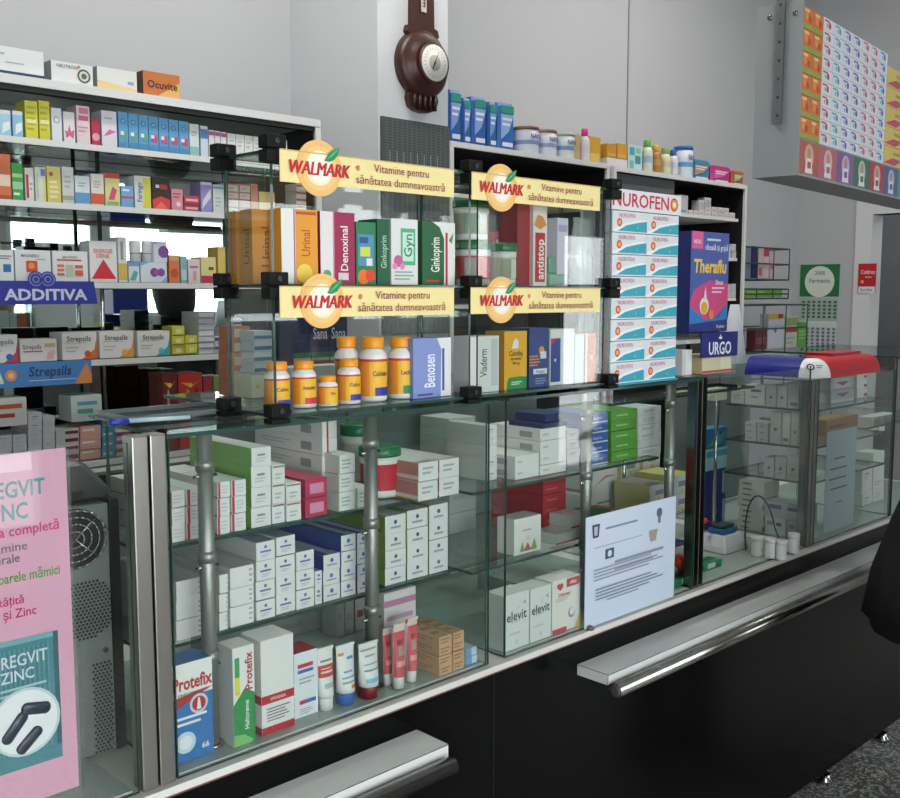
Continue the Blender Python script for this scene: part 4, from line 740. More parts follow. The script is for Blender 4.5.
# goods standing on the rear edge of the counter, seen through the sign case
G = 'cartons standing on the rear of the counter top'
ZR = 1.3016
for i in range(3):
    a = 293+i*18.3
    carton(['navy carton with green band, left of three behind the bottles', 'navy carton lettered in white, middle of three behind the bottles', 'navy carton lettered in white, right of three behind the bottles'][i], a, a+18, 312, 1.72, ZR, .05, '#27305a', [('r', 0, 0, 1, .36, '#a5674c'), ('r', 0, .36, 1, .40, '#c9c4ba'), ('r', 0, .40, 1, .47, '#2e7f5c')]+([tx('Sana', .5, .72, .15, '#d4d6de', {'w': .8})] if i else [('l', .2, .6, .8, .66, 1, '#3d4878')]), group=G)
carton('long plain white carton lying in front of the navy cartons', 290, 345, 366, 1.63, ZR, .05, '#c3c5c4', [], group=G)
stack('blue and white carton', 'rear of the counter left of the bottles', [(254, 272, [329, 339, 350, 361, 372])], 1.63, ZR+.0455, .05, 'blue and white cartons piled at the rear', '#c5ccd2', [('r', 0, .15, 1, .5, '#3c6a9c')])
carton('cream and yellow carton under the blue and white pile', 251, 273, None, 1.625, ZR, .06, '#cfcdb2', [('d', .3, .5, .1, '#c9b640')], group=G, ztop=ZR+.045)
stack('orange and white carton', 'rear of counter, far left', [(232, 250, [318, 332, 346, 360, 374, 388])], 1.68, ZR, .05, 'orange cartons piled at the rear', '#b06a44', [('r', .1, .2, .5, .8, '#c9b8a8')])
# ================================================================ bookcases on the back wall
YB0 = 2.6
SHW = M('#d5d5d3', .4)
DARK = M('#121314', .6)
t = thing('mirrored_shelf_unit', 'long mirror backed shelf unit with white edged shelves at left', 'shelf unit', (.9, 2.74, .8))
mb = MB(); mb.box(-.6, YB0, 2.022, 1.945, 2.905, 2.0445, SHW); mb.box(-.6, YB0+.004, 2.008, 1.945, YB0+.03, 2.0215, DARK); mb.build('top_board', t)
mb = MB(); mb.box(1.925, YB0, .82, 1.945, 2.905, 2.0195, SHW); mb.box(1.920, YB0+.01, .82, 1.9248, 2.88, 2.0195, DARK); mb.build('side_board', t)
mb = MB(); mb.box(-.6, 2.881, .82, 1.92, 2.885, 2.0195, MIRROR); mb.box(-.6, 2.886, .82, 1.92, 2.904, 2.0195, DARK); mb.build('mirror_back', t, 'slightly green mirror back')
SHZ = (1.892, 1.735, 1.530, 1.323, 1.049)
for i, z in enumerate(SHZ):
    xr = 1.919 if i != 3 else 1.70
    mb = MB(); mb.pane(-.6, YB0+.002, z-.006, xr, 2.872, z, SHGLASS); mb.box(-.6, YB0-.004, z-.015, xr, YB0+.0018, z+.0005, SHW); mb.build('shelf', t, 'glass shelf with white front edge')
mb = MB(); mb.box(-.6, YB0+.01, .60, 1.945, 2.905, .819, M('#9a9c9b')); mb.build('plinth_cabinet', t)
for x in (.45, 1.30): mb = MB(); mb.bar((x, 2.80, .82), (x, 2.80, 2.007), .006, CHROME); mb.build('support_rod', t)
def darkcase(label, xa, xb, zt, shelves):
    t = thing('black_shelf_unit', label, 'shelf unit', ((xa+xb)/2, 2.75, 0), 'black lined shelf units')
    mb = MB(); mb.box(xa, YB0, zt-.02, xb, 3.05, zt, SHW); mb.box(xa+.02, YB0+.004, zt-.0225, xb-.02, 3.04, zt-.0205, DARK); mb.build('top_board', t)
    for x in (xa, xb-.018): mb = MB(); mb.box(x, YB0, 0, x+.018, 3.05, zt-.0205, SHW); mb.box(x+.0185 if x == xa else x-.003, YB0+.012, 0, x+.021 if x == xa else x-.0005, 3.03, zt-.021, DARK); mb.build('side_board', t)
    mb = MB(); mb.box(xa+.022, 3.035, 0, xb-.022, 3.049, zt-.021, DARK); mb.build('back_board', t, 'black back board')
    mb = MB(); mb.box(xa+.022, YB0+.02, zt-.085, 3.95, YB0+.03, zt-.024, M('#55595a', .4)); mb.build('light_pelmet', t) if xa > 3 else None
    for z in shelves: mb = MB(); mb.box(xa+.022, YB0+.01, z-.014, xb-.06, 2.95, z, SHW); mb.build('shelf', t)
darkcase('black lined shelf unit right of the column carrying diaper packs', 2.512, 3.44, 2.040, (1.86, 1.66, 1.46))
darkcase('black lined shelf unit furthest right on the back wall', 3.47, 4.56, 2.035, (1.868, 1.676, 1.480, 1.28))
# ---- goods on top of the mirrored unit
NAME[0] = 'remedy_box'; ZTp = 2.045
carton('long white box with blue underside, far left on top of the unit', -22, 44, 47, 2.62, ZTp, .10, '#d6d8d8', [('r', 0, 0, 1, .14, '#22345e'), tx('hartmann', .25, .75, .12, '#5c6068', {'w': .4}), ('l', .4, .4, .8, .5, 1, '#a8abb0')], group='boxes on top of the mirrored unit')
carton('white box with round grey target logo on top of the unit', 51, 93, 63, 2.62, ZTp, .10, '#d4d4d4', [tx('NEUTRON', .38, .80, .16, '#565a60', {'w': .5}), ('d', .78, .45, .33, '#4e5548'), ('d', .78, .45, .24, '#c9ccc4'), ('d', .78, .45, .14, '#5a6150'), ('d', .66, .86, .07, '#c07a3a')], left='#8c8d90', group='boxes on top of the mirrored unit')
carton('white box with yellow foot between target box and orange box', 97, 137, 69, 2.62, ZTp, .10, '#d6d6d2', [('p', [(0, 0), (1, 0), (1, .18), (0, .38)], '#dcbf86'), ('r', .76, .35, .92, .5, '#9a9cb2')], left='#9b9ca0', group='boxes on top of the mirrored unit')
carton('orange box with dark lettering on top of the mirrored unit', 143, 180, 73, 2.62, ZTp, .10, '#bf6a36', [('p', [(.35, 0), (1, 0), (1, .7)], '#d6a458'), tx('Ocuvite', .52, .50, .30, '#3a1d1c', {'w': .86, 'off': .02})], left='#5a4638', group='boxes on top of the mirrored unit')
# ---- shelf 1
NAME[0] = 'remedy_carton'; YG = 2.625; Z = SHZ[0]+.001; G = 'cartons on the top shelf of the mirrored unit'
def row(items, Y, Z, G, dep=.06):
    for it in items:
        L, a, b, yt, base, fr = it[:6]; o = it[6] if len(it) > 6 else {}
        carton(L+' '+o.pop('suf', G_SUF), a, b, yt, o.pop('Y', Y), Z+o.pop('dz', 0), o.pop('dep', dep), base, fr, group=o.pop('group', G), **o)
G_SUF = 'on the top mirrored shelf'
row([('pale blue carton, leftmost,', -1, 11, 110, '#9fc4da', [('p', [(.2, .1), (.9, .3), (.9, .6), (.3, .5)], '#dfe4e8'), ('r', 0, .85, 1, 1, '#d5d9dc')]),
 ('pale blue carton left of the yellow pair', 12.5, 23, 111, '#8db8d4', [('p', [(.2, .1), (.9, .3), (.9, .6), (.3, .5)], '#dfe4e8'), ('r', 0, .85, 1, 1, '#d5d9dc')]),
 ('yellow carton, left one of the pair', 25, 38, 101, '#cfca3a', [('l', .1, .2, .9, .9, 5, '#a8a832'), ('r', .1, .42, .9, .52, '#dedca8')]),
 ('yellow carton, right one of the pair', 39, 50, 101, '#cbc636', [('l', .1, .2, .9, .9, 5, '#a8a832'), ('r', .1, .42, .9, .52, '#dedca8')]),
 ('white carton with grey ring', 51.5, 62, 108, '#d4d8dc', [('d', .5, .65, .10, '#8b929a'), ('d', .5, .65, .07, '#d4d8dc')]),
 ('white carton with pink maple leaf', 63.5, 75, 112, '#d8d4d6', [('p', [(.2, .15), (.1, .4), (.35, .38), (.5, .6), (.65, .38), (.95, .45), (.85, .15), (.5, .25)], '#cf5f86')]),
 ('tall white and pink striped carton', 76.5, 90, 106, '#dac8ce', [('r', .15, .62, .9, .75, '#cf5f86'), ('l', .1, .3, .9, .5, 2, '#c98aa2'), ('r', .2, .8, .9, .95, '#c8788f')]),
 ('small crimson carton', 91.5, 100, 120, '#b22a4a', [('d', .5, .35, .15, '#d898a8')]),
 ('white carton with pink ribbon, left of the blue row,', 101.5, 117, 111, '#d8d2da', [('p', [(.1, .3), (.5, .5), (.95, .45), (.5, .35)], '#d06a9a'), ('l', .2, .75, .9, .85, 1, '#a2a6ae')])], YG, Z, G)
for i in range(7):
    a = 118.4+i*10.1; c = '#5aa08e' if i < 3 else '#b8507a'
    carton(['first', 'second', 'third', 'fourth', 'fifth', 'sixth', 'seventh'][i]+f" sky blue carton from the left, {'green' if i < 3 else 'pink'} picture, top mirrored shelf", a, a+9.8, 112+i*1.55, YG, Z, .06, '#5b9bc8', [('d', .5, .76, .07, '#2f5f98'), ('d', .5, .76, .045, '#7fb2d4'), ('p', [(.2, .3), (.9, .26), (.9, .5), (.3, .5)], c), ('r', .2, .38, .55, .48, '#dde4e8'), ('r', .1, .06, .9, .2, '#4a86b8')], group='row of sky blue cartons')
row([('white carton with teal foot right of the blue row', 189.5, 199, 124, '#cdd8d6', [('r', 0, .0, 1, .3, '#8fb8b4'), ('l', .2, .6, .8, .8, 2, '#99aabb')]),
 ('blue and white carton with orange box above', 200.5, 208, 126, '#c5cfdc', [('r', 0, .6, 1, .9, '#5a7ab0')])], YG, Z, G)
for i, (a, b) in enumerate(((209, 214.5), (215, 220.5), (221, 226.5))):
    carton(['left', 'middle', 'right'][i]+' white carton of three with magenta tops, top mirrored shelf', a, b, 130+i, YG, Z, .06, '#d6d6d8', [('r', .0, .82, 1, .95, '#b0568a'), ('r', .1, .1, .9, .2, '#c9a0b4')], group='white cartons with magenta tops')
for i in range(7):
    a = 227.5+i*8.6; 
    carton(ORD[i]+' of the plain white cartons at the right, top mirrored shelf', a, a+8.3, 133.5+i*1.1, YG, Z, .06, '#d8d8d4', [('l', .2, .5, .8, .8, 2, '#b0b0ae'), ('d', .5, .25, .07, ['#b8a04a', '#9ab05a'][i % 2])], group='plain white cartons on the top mirrored shelf')
# ---- shelf 2
Z = SHZ[1]+.001; G = 'cartons on the second shelf of the mirrored unit'; G_SUF = 'on the second mirrored shelf'
row([('orange and white carton, leftmost,', -3, 11, 154, '#c96a40', [('r', .05, .3, .95, .55, '#dcc6b4'), ('r', .0, .0, 1, .1, '#b0482c')]),
 ('bright green carton', 12, 23, 163, '#3f9c48', [('r', 0, .62, 1, .72, '#a9cc8a'), ('r', 0, .3, 1, .5, '#8fc49a'), ('l', .1, .1, .9, .25, 1, '#d2e2cc')]),
 ('white carton with red side lettering', 25, 34, 168, '#d4d0cc', [('r', .1, .1, .4, .8, '#a83a3c'), ('l', .5, .3, .9, .6, 2, '#9c9ea2')]),
 ('pale carton with blue corner and yellow edge', 35, 46, 167, '#cfd2c4', [('r', .55, .75, .95, .95, '#5a7cb8'), ('r', .8, 0, 1, .7, '#d2c860'), ('r', .1, .1, .3, .8, '#b4bcae')]),
 ('yellow carton with red dot', 47, 61, 167, '#cfc266', [('d', .3, .8, .06, '#b84a3a'), ('l', .15, .1, .9, .65, 4, '#e0d8a8')]),
 ('grey white slim carton', 62, 74, 167, '#c6c8c4', [('r', .0, .1, 1, .22, '#9ba08c'), ('l', .2, .4, .8, .8, 3, '#a5a8aa')]),
 ('white carton with blue foot', 75, 90, 176, '#cfd5da', [('r', 0, .05, 1, .42, '#5a94c4'), ('l', .2, .6, .8, .8, 2, '#88aaaa')]),
 ('white carton with orange foot', 91, 104, 174, '#d6d2cc', [('r', 0, .05, 1, .38, '#cf5634'), ('l', .2, .55, .8, .8, 3, '#a9a4a0')]),
 ('yellow and red picture carton', 105, 120, 173, '#d2cc8c', [('r', 0, .84, 1, 1, '#c03a3e'), ('p', [(.2, .2), (.5, .6), (.8, .5), (.6, .2)], '#c84a6a'), ('r', .1, .05, .9, .15, '#86b06a')]),
 ('small blue carton with red line', 121, 133.5, 186, '#6fa2cc', [('r', 0, .42, 1, .52, '#b8545c'), ('l', .1, .7, .9, .9, 1, '#dce4ec')]),
 ('white and yellow carton with blue upward print', 134.5, 151, 176, '#d2d4d0', [('r', .5, 0, 1, .95, '#cdc948'), ('t', 'Faringo', .28, .5, .3, '#3c5aa0', {'rot': 1, 'w': .6})]),
 ('black and red carton with white cross', 152, 170, 178, '#2a1a1c', [('p', [(0, 0), (1, 0), (1, .32), (.5, .42), (0, .3)], '#d23a3a'), ('p', [(.1, .02), (.9, .02), (.5, .26)], '#ef6a5c'), ('r', .2, .68, .4, .78, '#d8d0cc'), ('r', .45, .64, .85, .8, '#a0303a')]),
 ('pink carton upright right of the black one', 171.5, 183, 189, '#d28a98', [('l', .1, .55, .9, .85, 2, '#a84a5e'), ('d', .6, .3, .12, '#e8c8cc')]),
 ('purple and white carton', 200.5, 212, 182, '#8f86b8', [('p', [(.1, .1), (.9, .5), (.9, .8), (.2, .4)], '#cfcbe0'), ('r', 0, .9, 1, 1, '#c4c0d8')]),
 ('white carton with blue top line', 213, 224, 185, '#c9cfcb', [('r', 0, .86, 1, .95, '#6a96b8'), ('l', .2, .2, .8, .6, 3, '#a2b0a8')])], YG, Z, G)
stack('crimson carton', 'second mirrored shelf', [(184, 199.5, [195, 203, 211])], YG, Z, .06, 'crimson cartons on the second mirrored shelf', '#b53a55', [('r', .1, .3, .9, .6, '#dcb0b8')])
stack('white carton with red rim', 'second mirrored shelf, right end', [(225, 238, [183, 191, 198, 206, 214]), (239, 250, [184, 192, 199, 207, 215])], YG, Z, .06, 'red rimmed cartons on the second mirrored shelf', '#d6cdc6', [('r', 0, .82, 1, 1, '#c0503e'), ('r', .0, 0, .08, 1, '#c0503e'), ('l', .2, .2, .8, .6, 2, '#a08a84')])
carton('salmon carton right of the red rimmed ones, second mirrored shelf', 251, 258, 184, YG, Z, .06, '#c88468', [], group=G)
carton('yellow orange carton near the glass edge, second mirrored shelf', 259, 275, 192, YG, Z, .06, '#cfa04c', [('r', 0, 0, .4, 1, '#c9bc72')], group=G)
stack('striped white and maroon carton', 'second mirrored shelf, behind the yellow sign', [(296, 306, [184, 191, 198, 205, 212, 219])], YG, Z, .06, 'striped maroon cartons', '#cfc6c2', [('r', 0, .5, 1, .85, '#a04a50')])
# ---- shelf 3
Z = SHZ[2]+.001; G = 'cartons on the third shelf of the mirrored unit'; G_SUF = 'on the third mirrored shelf'
row([('white carton with blue square, leftmost,', -6, 14, 250, '#d6d8da', [('r', .45, .3, .85, .55, '#2c6a9c'), ('l', .3, .7, .95, .85, 2, '#6a6e78')]),
 ('white carton with red orange flower square', 15, 51, 250, '#d6d8da', [('r', .3, .3, .62, .66, '#cf4a2c'), ('d', .45, .5, .1, '#e88a4a'), tx('MAGNESIU', .42, .82, .09, '#44484e', {'w': .5}), ('l', .6, .68, .95, .74, 1, '#8a8e94')]),
 ('white carton with red bar and three colour strips', 52.5, 88, 251, '#d8dadb', [('r', .12, .68, .82, .73, '#b8323a'), tx('MULTIVITA', .5, .80, .07, '#70747a', {'w': .65}), ('r', .12, .48, .32, .56, '#cf6a48'), ('r', .12, .34, .32, .42, '#cf6a48'), ('r', .12, .20, .32, .28, '#cf5a3a'), ('r', .36, .18, .58, .56, '#b2b8a4'), ('r', .62, .45, .85, .55, '#c9584a'), ('r', .62, .2, .85, .38, '#cf5a4a')]),
 ('tall white carton with large red triangle', 89.5, 117, 241, '#dcdcdc', [('p', [(.05, .08), (.97, .08), (.5, .56)], '#cc2a3e'), tx('ENERGIE', .5, .76, .10, '#d46a4c', {'w': .7, 'off': .02}), tx('DENK', .5, .64, .10, '#d46a4c', {'w': .5, 'off': .02})]),
 ('slim white carton with amber foot', 118, 127, 237, '#d2d4d0', [('r', 0, .06, 1, .42, '#d0b054'), ('r', .3, .5, .6, .9, '#8a8e92')]),
 ('white and blue carton with teal swirl', 128.5, 139.5, 262, '#cdd8dc', [('p', [(.1, .1), (.5, .6), (.9, .5), (.6, .1)], '#5aa8a4'), ('r', 0, .8, 1, 1, '#6a9ccb')]),
 ('white carton with purple and red oval letters', 140.5, 167, 262, '#d2d8e0', [('d', .52, .5, .22, '#6a4a98'), ('d', .62, .5, .16, '#c0506a'), ('d', .78, .5, .2, '#7a4a9a'), ('p', [(0, .8), (.4, 1), (0, 1)], '#7fb2d8'), ('p', [(1, 0), (1, .35), (.75, 0)], '#7fb2d8')], {'Y': 2.624}),
 ('orange fruit carton', 169, 179.5, 255, '#d07a44', [('d', .5, .35, .16, '#c04a2c'), ('r', .0, .8, 1, 1, '#c8a06a')]),
 ('slim teal carton', 180.5, 187, 256, '#7fb0b0', [('r', .1, .1, .9, .5, '#b8cfcf')]),
 ('white carton with pink print', 188, 200, 259, '#d6ccd0', [('r', .15, .62, .85, .72, '#c06a88'), ('r', .4, .1, .7, .5, '#c9a090')]),
 ('yellow carton with crimson foot', 201, 216, 257, '#dccf8e', [('r', 0, 0, 1, .28, '#b83050'), ('r', .5, .5, .85, .62, '#5c5e3e')]),
 ('yellow carton with crimson foot behind the case corner', 218, 236, 247, '#d8bc62', [('r', 0, 0, 1, .24, '#b83050')])], YG, Z, G)
Zt = Q(134, 262, Y=YG)[2]+.0012
for i, (a, b) in enumerate(((128.5, 139.5), (141, 152))):
    x = Xat((a+b)/2, 2.66, Zt+.03); r = (Xat(b, 2.66, Zt)-Xat(a, 2.66, Zt))/2*.95
    mb = MB(); mb.lathe((x, 2.655, Zt), [(r, 0, '#cdd2d4'), (r, .022, '#c86a70'), (r, .025, '#d4d6d8'), (r, .052, '#d4d6d8'), (r*.96, .054, '#d4d6d8'), (r*.9, .060)], M('#d4d6d8')); mb.build('vitamin_canister', None, ['white canister standing on the teal swirl carton', 'white canister standing on the oval letter carton'][i], 'canister', 'white canisters on the third mirrored shelf')
carton('purple and white swirl carton lying on the oval letter carton', 153.5, 167, None, YG, Zt, .05, '#d6d8e0', [('d', .75, .5, .3, '#7a4a9a'), ('p', [(0, .8), (.4, 1), (0, 1)], '#7fb2d8')], group=G, ztop=Zt+.058)
# banner signs on the shelf fronts
mb = MB(); xa, xb = Xat(-16, 2.59, 1.5), Xat(97, 2.59, 1.5); za, zb = 1.4735, 1.533
mb.loft([[(xa, 2.589, za), (xb, 2.589, za), (xb-.008, 2.589, zb), (xa, 2.589, zb)], [(xa, 2.5958, za), (xb, 2.5958, za), (xb-.008, 2.5958, zb), (xa, 2.5958, zb)]], M('#2b3494', .4), sm=False)
mb.decal((xa, 2.5888, za), (xb-xa, 0, 0), (0, 0, zb-za), [tx('ADDITIVA', .535, .42, .46, '#c9cce0', {'off': .03, 'w': .74, 'fill': 1})])
for c in (Xat(36, 2.588, 1.53), Xat(48, 2.588, 1.53)):
    for r, col, e in ((.021, '#2b3494', .0), (.0175, '#7d84c0', .0004), (.0145, '#2b3494', .0008), (.009, '#7d84c0', .0012), (.006, '#2b3494', .0016)):
        mb.poly([(c+r*math.cos(a), 2.5883-e-.0002, 1.537+r*math.sin(a)) for a in [i*math.pi/10 for i in range(20)]], col)
mb.build('blue_banner', None, 'dark blue banner with white capitals and twin ring emblem', 'sign', 'shelf front banners')
# ---- shelf 4
Z = SHZ[3]+.001; G = 'lozenge cartons on the fourth mirrored shelf'; G_SUF = 'on the fourth mirrored shelf'
NAME[0] = 'lozenge_box'
def stre(c1, c2): return [('p', [(.55, .0), (1, .0), (1, .78), (.92, .35)], c1), ('d', .72, .2, .12, c2), tx('Strepsils', .48, .76, .19, '#5a5550', {'w': .78, 'off': .015}), ('l', .1, .25, .5, .5, 2, '#b9b6b2'), ('r', .08, .60, .7, .62, '#c0908a')]
row([('white lozenge carton with red and blue corner, leftmost,', -14, 18, 335, '#d8d8d6', stre('#c03a55', '#2e6aa8')),
 ('flatter white lozenge carton with pink print', 20, 57, 339, '#d4d0ce', [tx('Strepsils', .32, .66, .20, '#5a5550', {'w': .5}), ('r', .08, .42, .6, .48, '#c04a4e'), ('r', .66, .62, .95, .8, '#c9a87c'), ('p', [(.7, .1), (.9, .1), (.95, .5), (.75, .4)], '#d8a8a4')]),
 ('white lozenge carton with orange corner', 62, 97, 332, '#dcdad6', stre('#d06a32', '#b8502a')),
 ('white lozenge carton with amber corner', 99.5, 134, 331, '#dcdad6', stre('#d89a3c', '#e0b050')),
 ('white lozenge carton with teal corner', 137.5, 170, 331, '#dcdad6', stre('#3fa0a8', '#5ab4b4'))], YG, Z, G, .08)
NAME[0] = 'remedy_carton'
stack('small yellow carton', 'fourth mirrored shelf', [(172, 184.5, [327, 337, 346, 356]), (185.5, 197.5, [337, 346, 356])], YG, Z, .06, 'small yellow cartons on the fourth mirrored shelf', '#cfca44', [('r', .3, .25, .75, .7, '#e0dc9c'), ('r', 0, 0, 1, .12, '#6a6a30')])
stack('flat white carton', 'fourth mirrored shelf', [(198.5, 214, [311, 317, 323, 329, 335, 341, 347, 353])], YG, Z, .10, 'flat white cartons on the fourth mirrored shelf', '#d0d0d2', [('r', 0, .86, 1, 1, '#8c8e9a')])
stack('small white carton', 'fourth mirrored shelf, right end', [(215, 223, [336, 345, 353]), (224, 232.5, [327, 335, 344, 352]), (233.5, 242, [318, 329, 341, 352])], YG, Z, .06, 'small cartons at the right end of the fourth shelf', '#cfcdd2', [('r', 0, .45, 1, .85, '#6a4a92'), ('l', .2, .1, .8, .35, 1, '#9a9aa0')])
mb = MB(); xa, xb = Xat(-16, 2.59, 1.3), Xat(95, 2.59, 1.3); za, zb = 1.263, 1.3245; xm = Xat(78, 2.59, 1.3)
mb.box(xa, 2.589, za, xb-.01, 2.5958, zb, M('#4a7fba', .4))
W = xb-.01-xa; mb.decal((xa, 2.589, za), (W, 0, 0), (0, 0, zb-za), [('p', [(.83, 0), (1, 0), (1, .35), (.95, .9)], '#cf8a4a'), tx('Strepsils', .60, .62, .40, '#2c3c5c', {'w': .40, 'off': .02, 'shear': .1}), ('r', .40, .22, .85, .26, '#a9c4de'), ('d', .235, .5, .24, '#d08a5a'), ('d', .235, .5, .12, '#e0c090'), ('p', [(.0, .1), (.17, .2), (.12, .9), (.04, .8)], '#d8d4cc')])
mb.build('lozenge_banner', None, 'light blue shelf banner with orange tip and dark lettering', 'sign', 'shelf front banners')
# ---- shelf 5
Z = SHZ[4]+.001; G = 'cartons on the lowest mirrored shelf'; G_SUF = 'on the lowest mirrored shelf'
YL = 2.63
stack('pale flat carton', 'lowest mirrored shelf', [(-6, 12, [428, 436, 444, 452, 462]), (13, 27, [428, 436, 444, 452, 461]), (28, 42, [408, 417, 426, 435, 443, 451, 461]), (43, 55, [413, 421, 429, 437, 445, 453, 461])], YL, Z, .12, 'pale flat cartons on the lowest mirrored shelf', '#c6c8c8')
carton('white carton with orange and red bars on the pale flat ones', -4, 27, None, YL, Q(5, 428, Y=YL)[2]+.0035, .08, '#cfcecb', [('r', .1, .62, .85, .78, '#c0602e'), ('r', .1, .3, .6, .45, '#a8342e')], group=G, ztop=Q(5, 400, Y=YL)[2]+.004)
stack('white carton with dark red bar', 'lowest mirrored shelf', [(56, 79, [425, 432, 440, 448, 458])], YL, Z, .1, 'dark red barred cartons on the lowest mirrored shelf', '#c9cac9', [('r', .4, .2, .98, .65, '#7a2c38')])
carton('white carton with blue and green bars on the pile', 71, 102, None, YL+.01, Q(70, 425, Y=YL)[2]+.005, .08, '#ccd4d2', [('r', .2, .62, .85, .76, '#5fa0b4'), ('r', .2, .3, .7, .48, '#5faa8c')], group=G, ztop=Q(86, 397, Y=YL)[2]+.004)
stack('salmon and white carton', 'lowest mirrored shelf', [(80, 101, [425, 438, 448, 458])], YL, Z, .1, 'salmon cartons on the lowest mirrored shelf', '#c99a8a', [('r', .1, .6, .7, .8, '#d8d0ca')])
stack('teal blue carton', 'lowest mirrored shelf', [(102, 115, [418, 428, 438, 448, 457])], YL, Z, .1, 'teal cartons on the lowest mirrored shelf', '#3c86a0', [('r', .1, .3, .8, .5, '#b8d2d8')])
stack('maroon and white carton', 'lowest mirrored shelf', [(116, 131, [432, 440, 448, 456])], YL, Z, .1, 'maroon cartons on the lowest mirrored shelf', '#c9c4c4', [('r', .0, .4, 1, .9, '#8c3442')])
for i, (a, b) in enumerate(((163, 178), (179, 203))):
    carton(['dark red gift carton, left one above the cash tray', 'bright red gift carton with gold splash above the cash tray'][i], a, b, 373, 2.64, Z, .08, ['#6e1a1a', '#b83024'][i], [('p', [(.1, .88), (.5, .80), (.9, .9), (.6, .84), (.4, .87)], '#e0a03a'), ('d', .5, .84, .03, '#e8b848'), ('p', [(.3, .4), (.45, .4), (.45, .75), (.36, .8), (.3, .72)], '#a09884'), ('p', [(.65, .4), (.85, .4), (.8, .82), (.66, .78)], '#5c2a22')], group='red gift cartons')
for i, (a, b) in enumerate(((204, 213), (214, 226), (227, 240))):
    carton(['red slim carton right of the gift cartons', 'green patterned carton beside the slim red one', 'green and pink patterned carton by the case corner'][i], a, b, 376, 2.64, Z, .08, ['#a03238', '#7a8c5c', '#8c9a68'][i], [('d', .5, .75, .05, '#a84a4a'), ('p', [(.6, .5), (1, .9), (1, .6)], '#4a7a48')], group='patterned cartons on the lowest shelf')
NAME[0] = 'small_carton'
# ---- packs on top of the black shelf units
ZU = 2.0405; Yp = 2.66
def pack(label, a, b, yt, Y, z0, c1, c2, dep=.10, group='blue diaper packs', lid='#2a8a78'):
    z1 = Q((a+b)/2, yt, Y=Y)[2]; zm = (z0+z1)/2; xa, xb = Xat(a, Y, zm)+.001, Xat(b, Y, zm)-.001; h = z1-z0
    R = []
    for f, s in ((0, .94), (.06, 1), (.5, 1.02), (.92, 1), (1, .9)):
        cx, cy = (xa+xb)/2, Y+dep/2; w, d = (xb-xa)/2*s*.98, dep/2*s
        R.append([(cx+w*sx, cy+d*sy, z0+h*f) for sx, sy in ((-1, -.8), (-.8, -1), (.8, -1), (1, -.8), (1, .8), (.8, 1), (-.8, 1), (-1, .8))])
    mb = MB(); mb.loft(R, M(c1, .4), sm=False)
    mb.decal((xa+(xb-xa)*.1, Y-.0035, z0+h*.06), ((xb-xa)*.8, 0, 0), (0, 0, h*.88), [('r', 0, .82, 1, 1, lid), ('p', [(.0, .2), (.6, .4), (1, .8), (0, .8)], c2), ('l', .1, .5, .9, .75, 2, '#d5dae4'), ('r', .1, .05, .9, .15, '#c9d2e0')])
    return mb.build('diaper_pack', None, label, 'pack', group)
pack('leftmost blue diaper pack on the black unit, beside the column', 449, 462, 90, Yp, ZU, '#2f5aa6', '#7f9cd0')
pack('second blue diaper pack from the column, slightly lower', 463, 471, 98, Yp, ZU, '#31609c', '#7f9cd0')
pack('third blue diaper pack with green top', 472.5, 487, 97, Yp, ZU, '#2f5aa6', '#7f9cd0')
pack('narrow blue diaper pack, fourth from the column', 488.5, 497, 102, Yp, ZU, '#2c5c96', '#6f94c8')
pack('rightmost blue diaper pack beside the milk powder tins', 498.5, 515, 103, Yp, ZU, '#2a66b0', '#86a8d6')
def tin(label, a, b, yt, Y, z0, c, band, lid, group='milk powder tins', name='milk_powder_tin', cat='tin'):
    z1 = Q((a+b)/2, yt, Y=Y)[2]; zm = (z0+z1)/2; xa, xb = Xat(a, Y, zm), Xat(b, Y, zm); r = (xb-xa)/2*.88; x = (xa+xb)/2; h = z1-z0; z0 += .0006
    t = thing(name, label, cat, (x, Y, z0), group)
    mb = MB(); mb.lathe((x, Y, z0), [(r, 0, '#b9bcc2'), (r, .04*h, c), (r, .35*h, band), (r, .5*h, c), (r, .88*h, c)], M(c)); mb.decal((x-r*.6, Y-r*1.01, z0+h*.5), (r*1.2, 0, 0), (0, 0, h*.3), [tx('NAN', .5, .5, .6, '#33468e', {'w': .9})], .0003); mb.build('tin_body', t)
    mb = MB(); mb.lathe((x, Y, z0), [(r*1.04, .885*h), (r*1.04, .985*h), (r, h)], M(lid, .35)); mb.build('lid', t)
tin('milk powder tin with brown lid, leftmost of the three', 515.5, 535.5, 128, 2.68, ZU, '#bcc0cc', '#7686ae', '#7a5a44')
tin('milk powder tin with orange brown lid, middle of the three', 536.5, 553.5, 131, 2.68, ZU, '#c2c6d0', '#8a96b4', '#9c6a4a')
tin('milk powder tin with pale lid, rightmost of the three', 554.5, 571, 134, 2.68, ZU, '#bfc8cc', '#6a8ab0', '#b9bdb9')
carton('tan narrow carton right of the tins', 572, 580, 134, 2.66, ZU, .05, '#b89a6a', [], group='things at the right end of the first black unit')
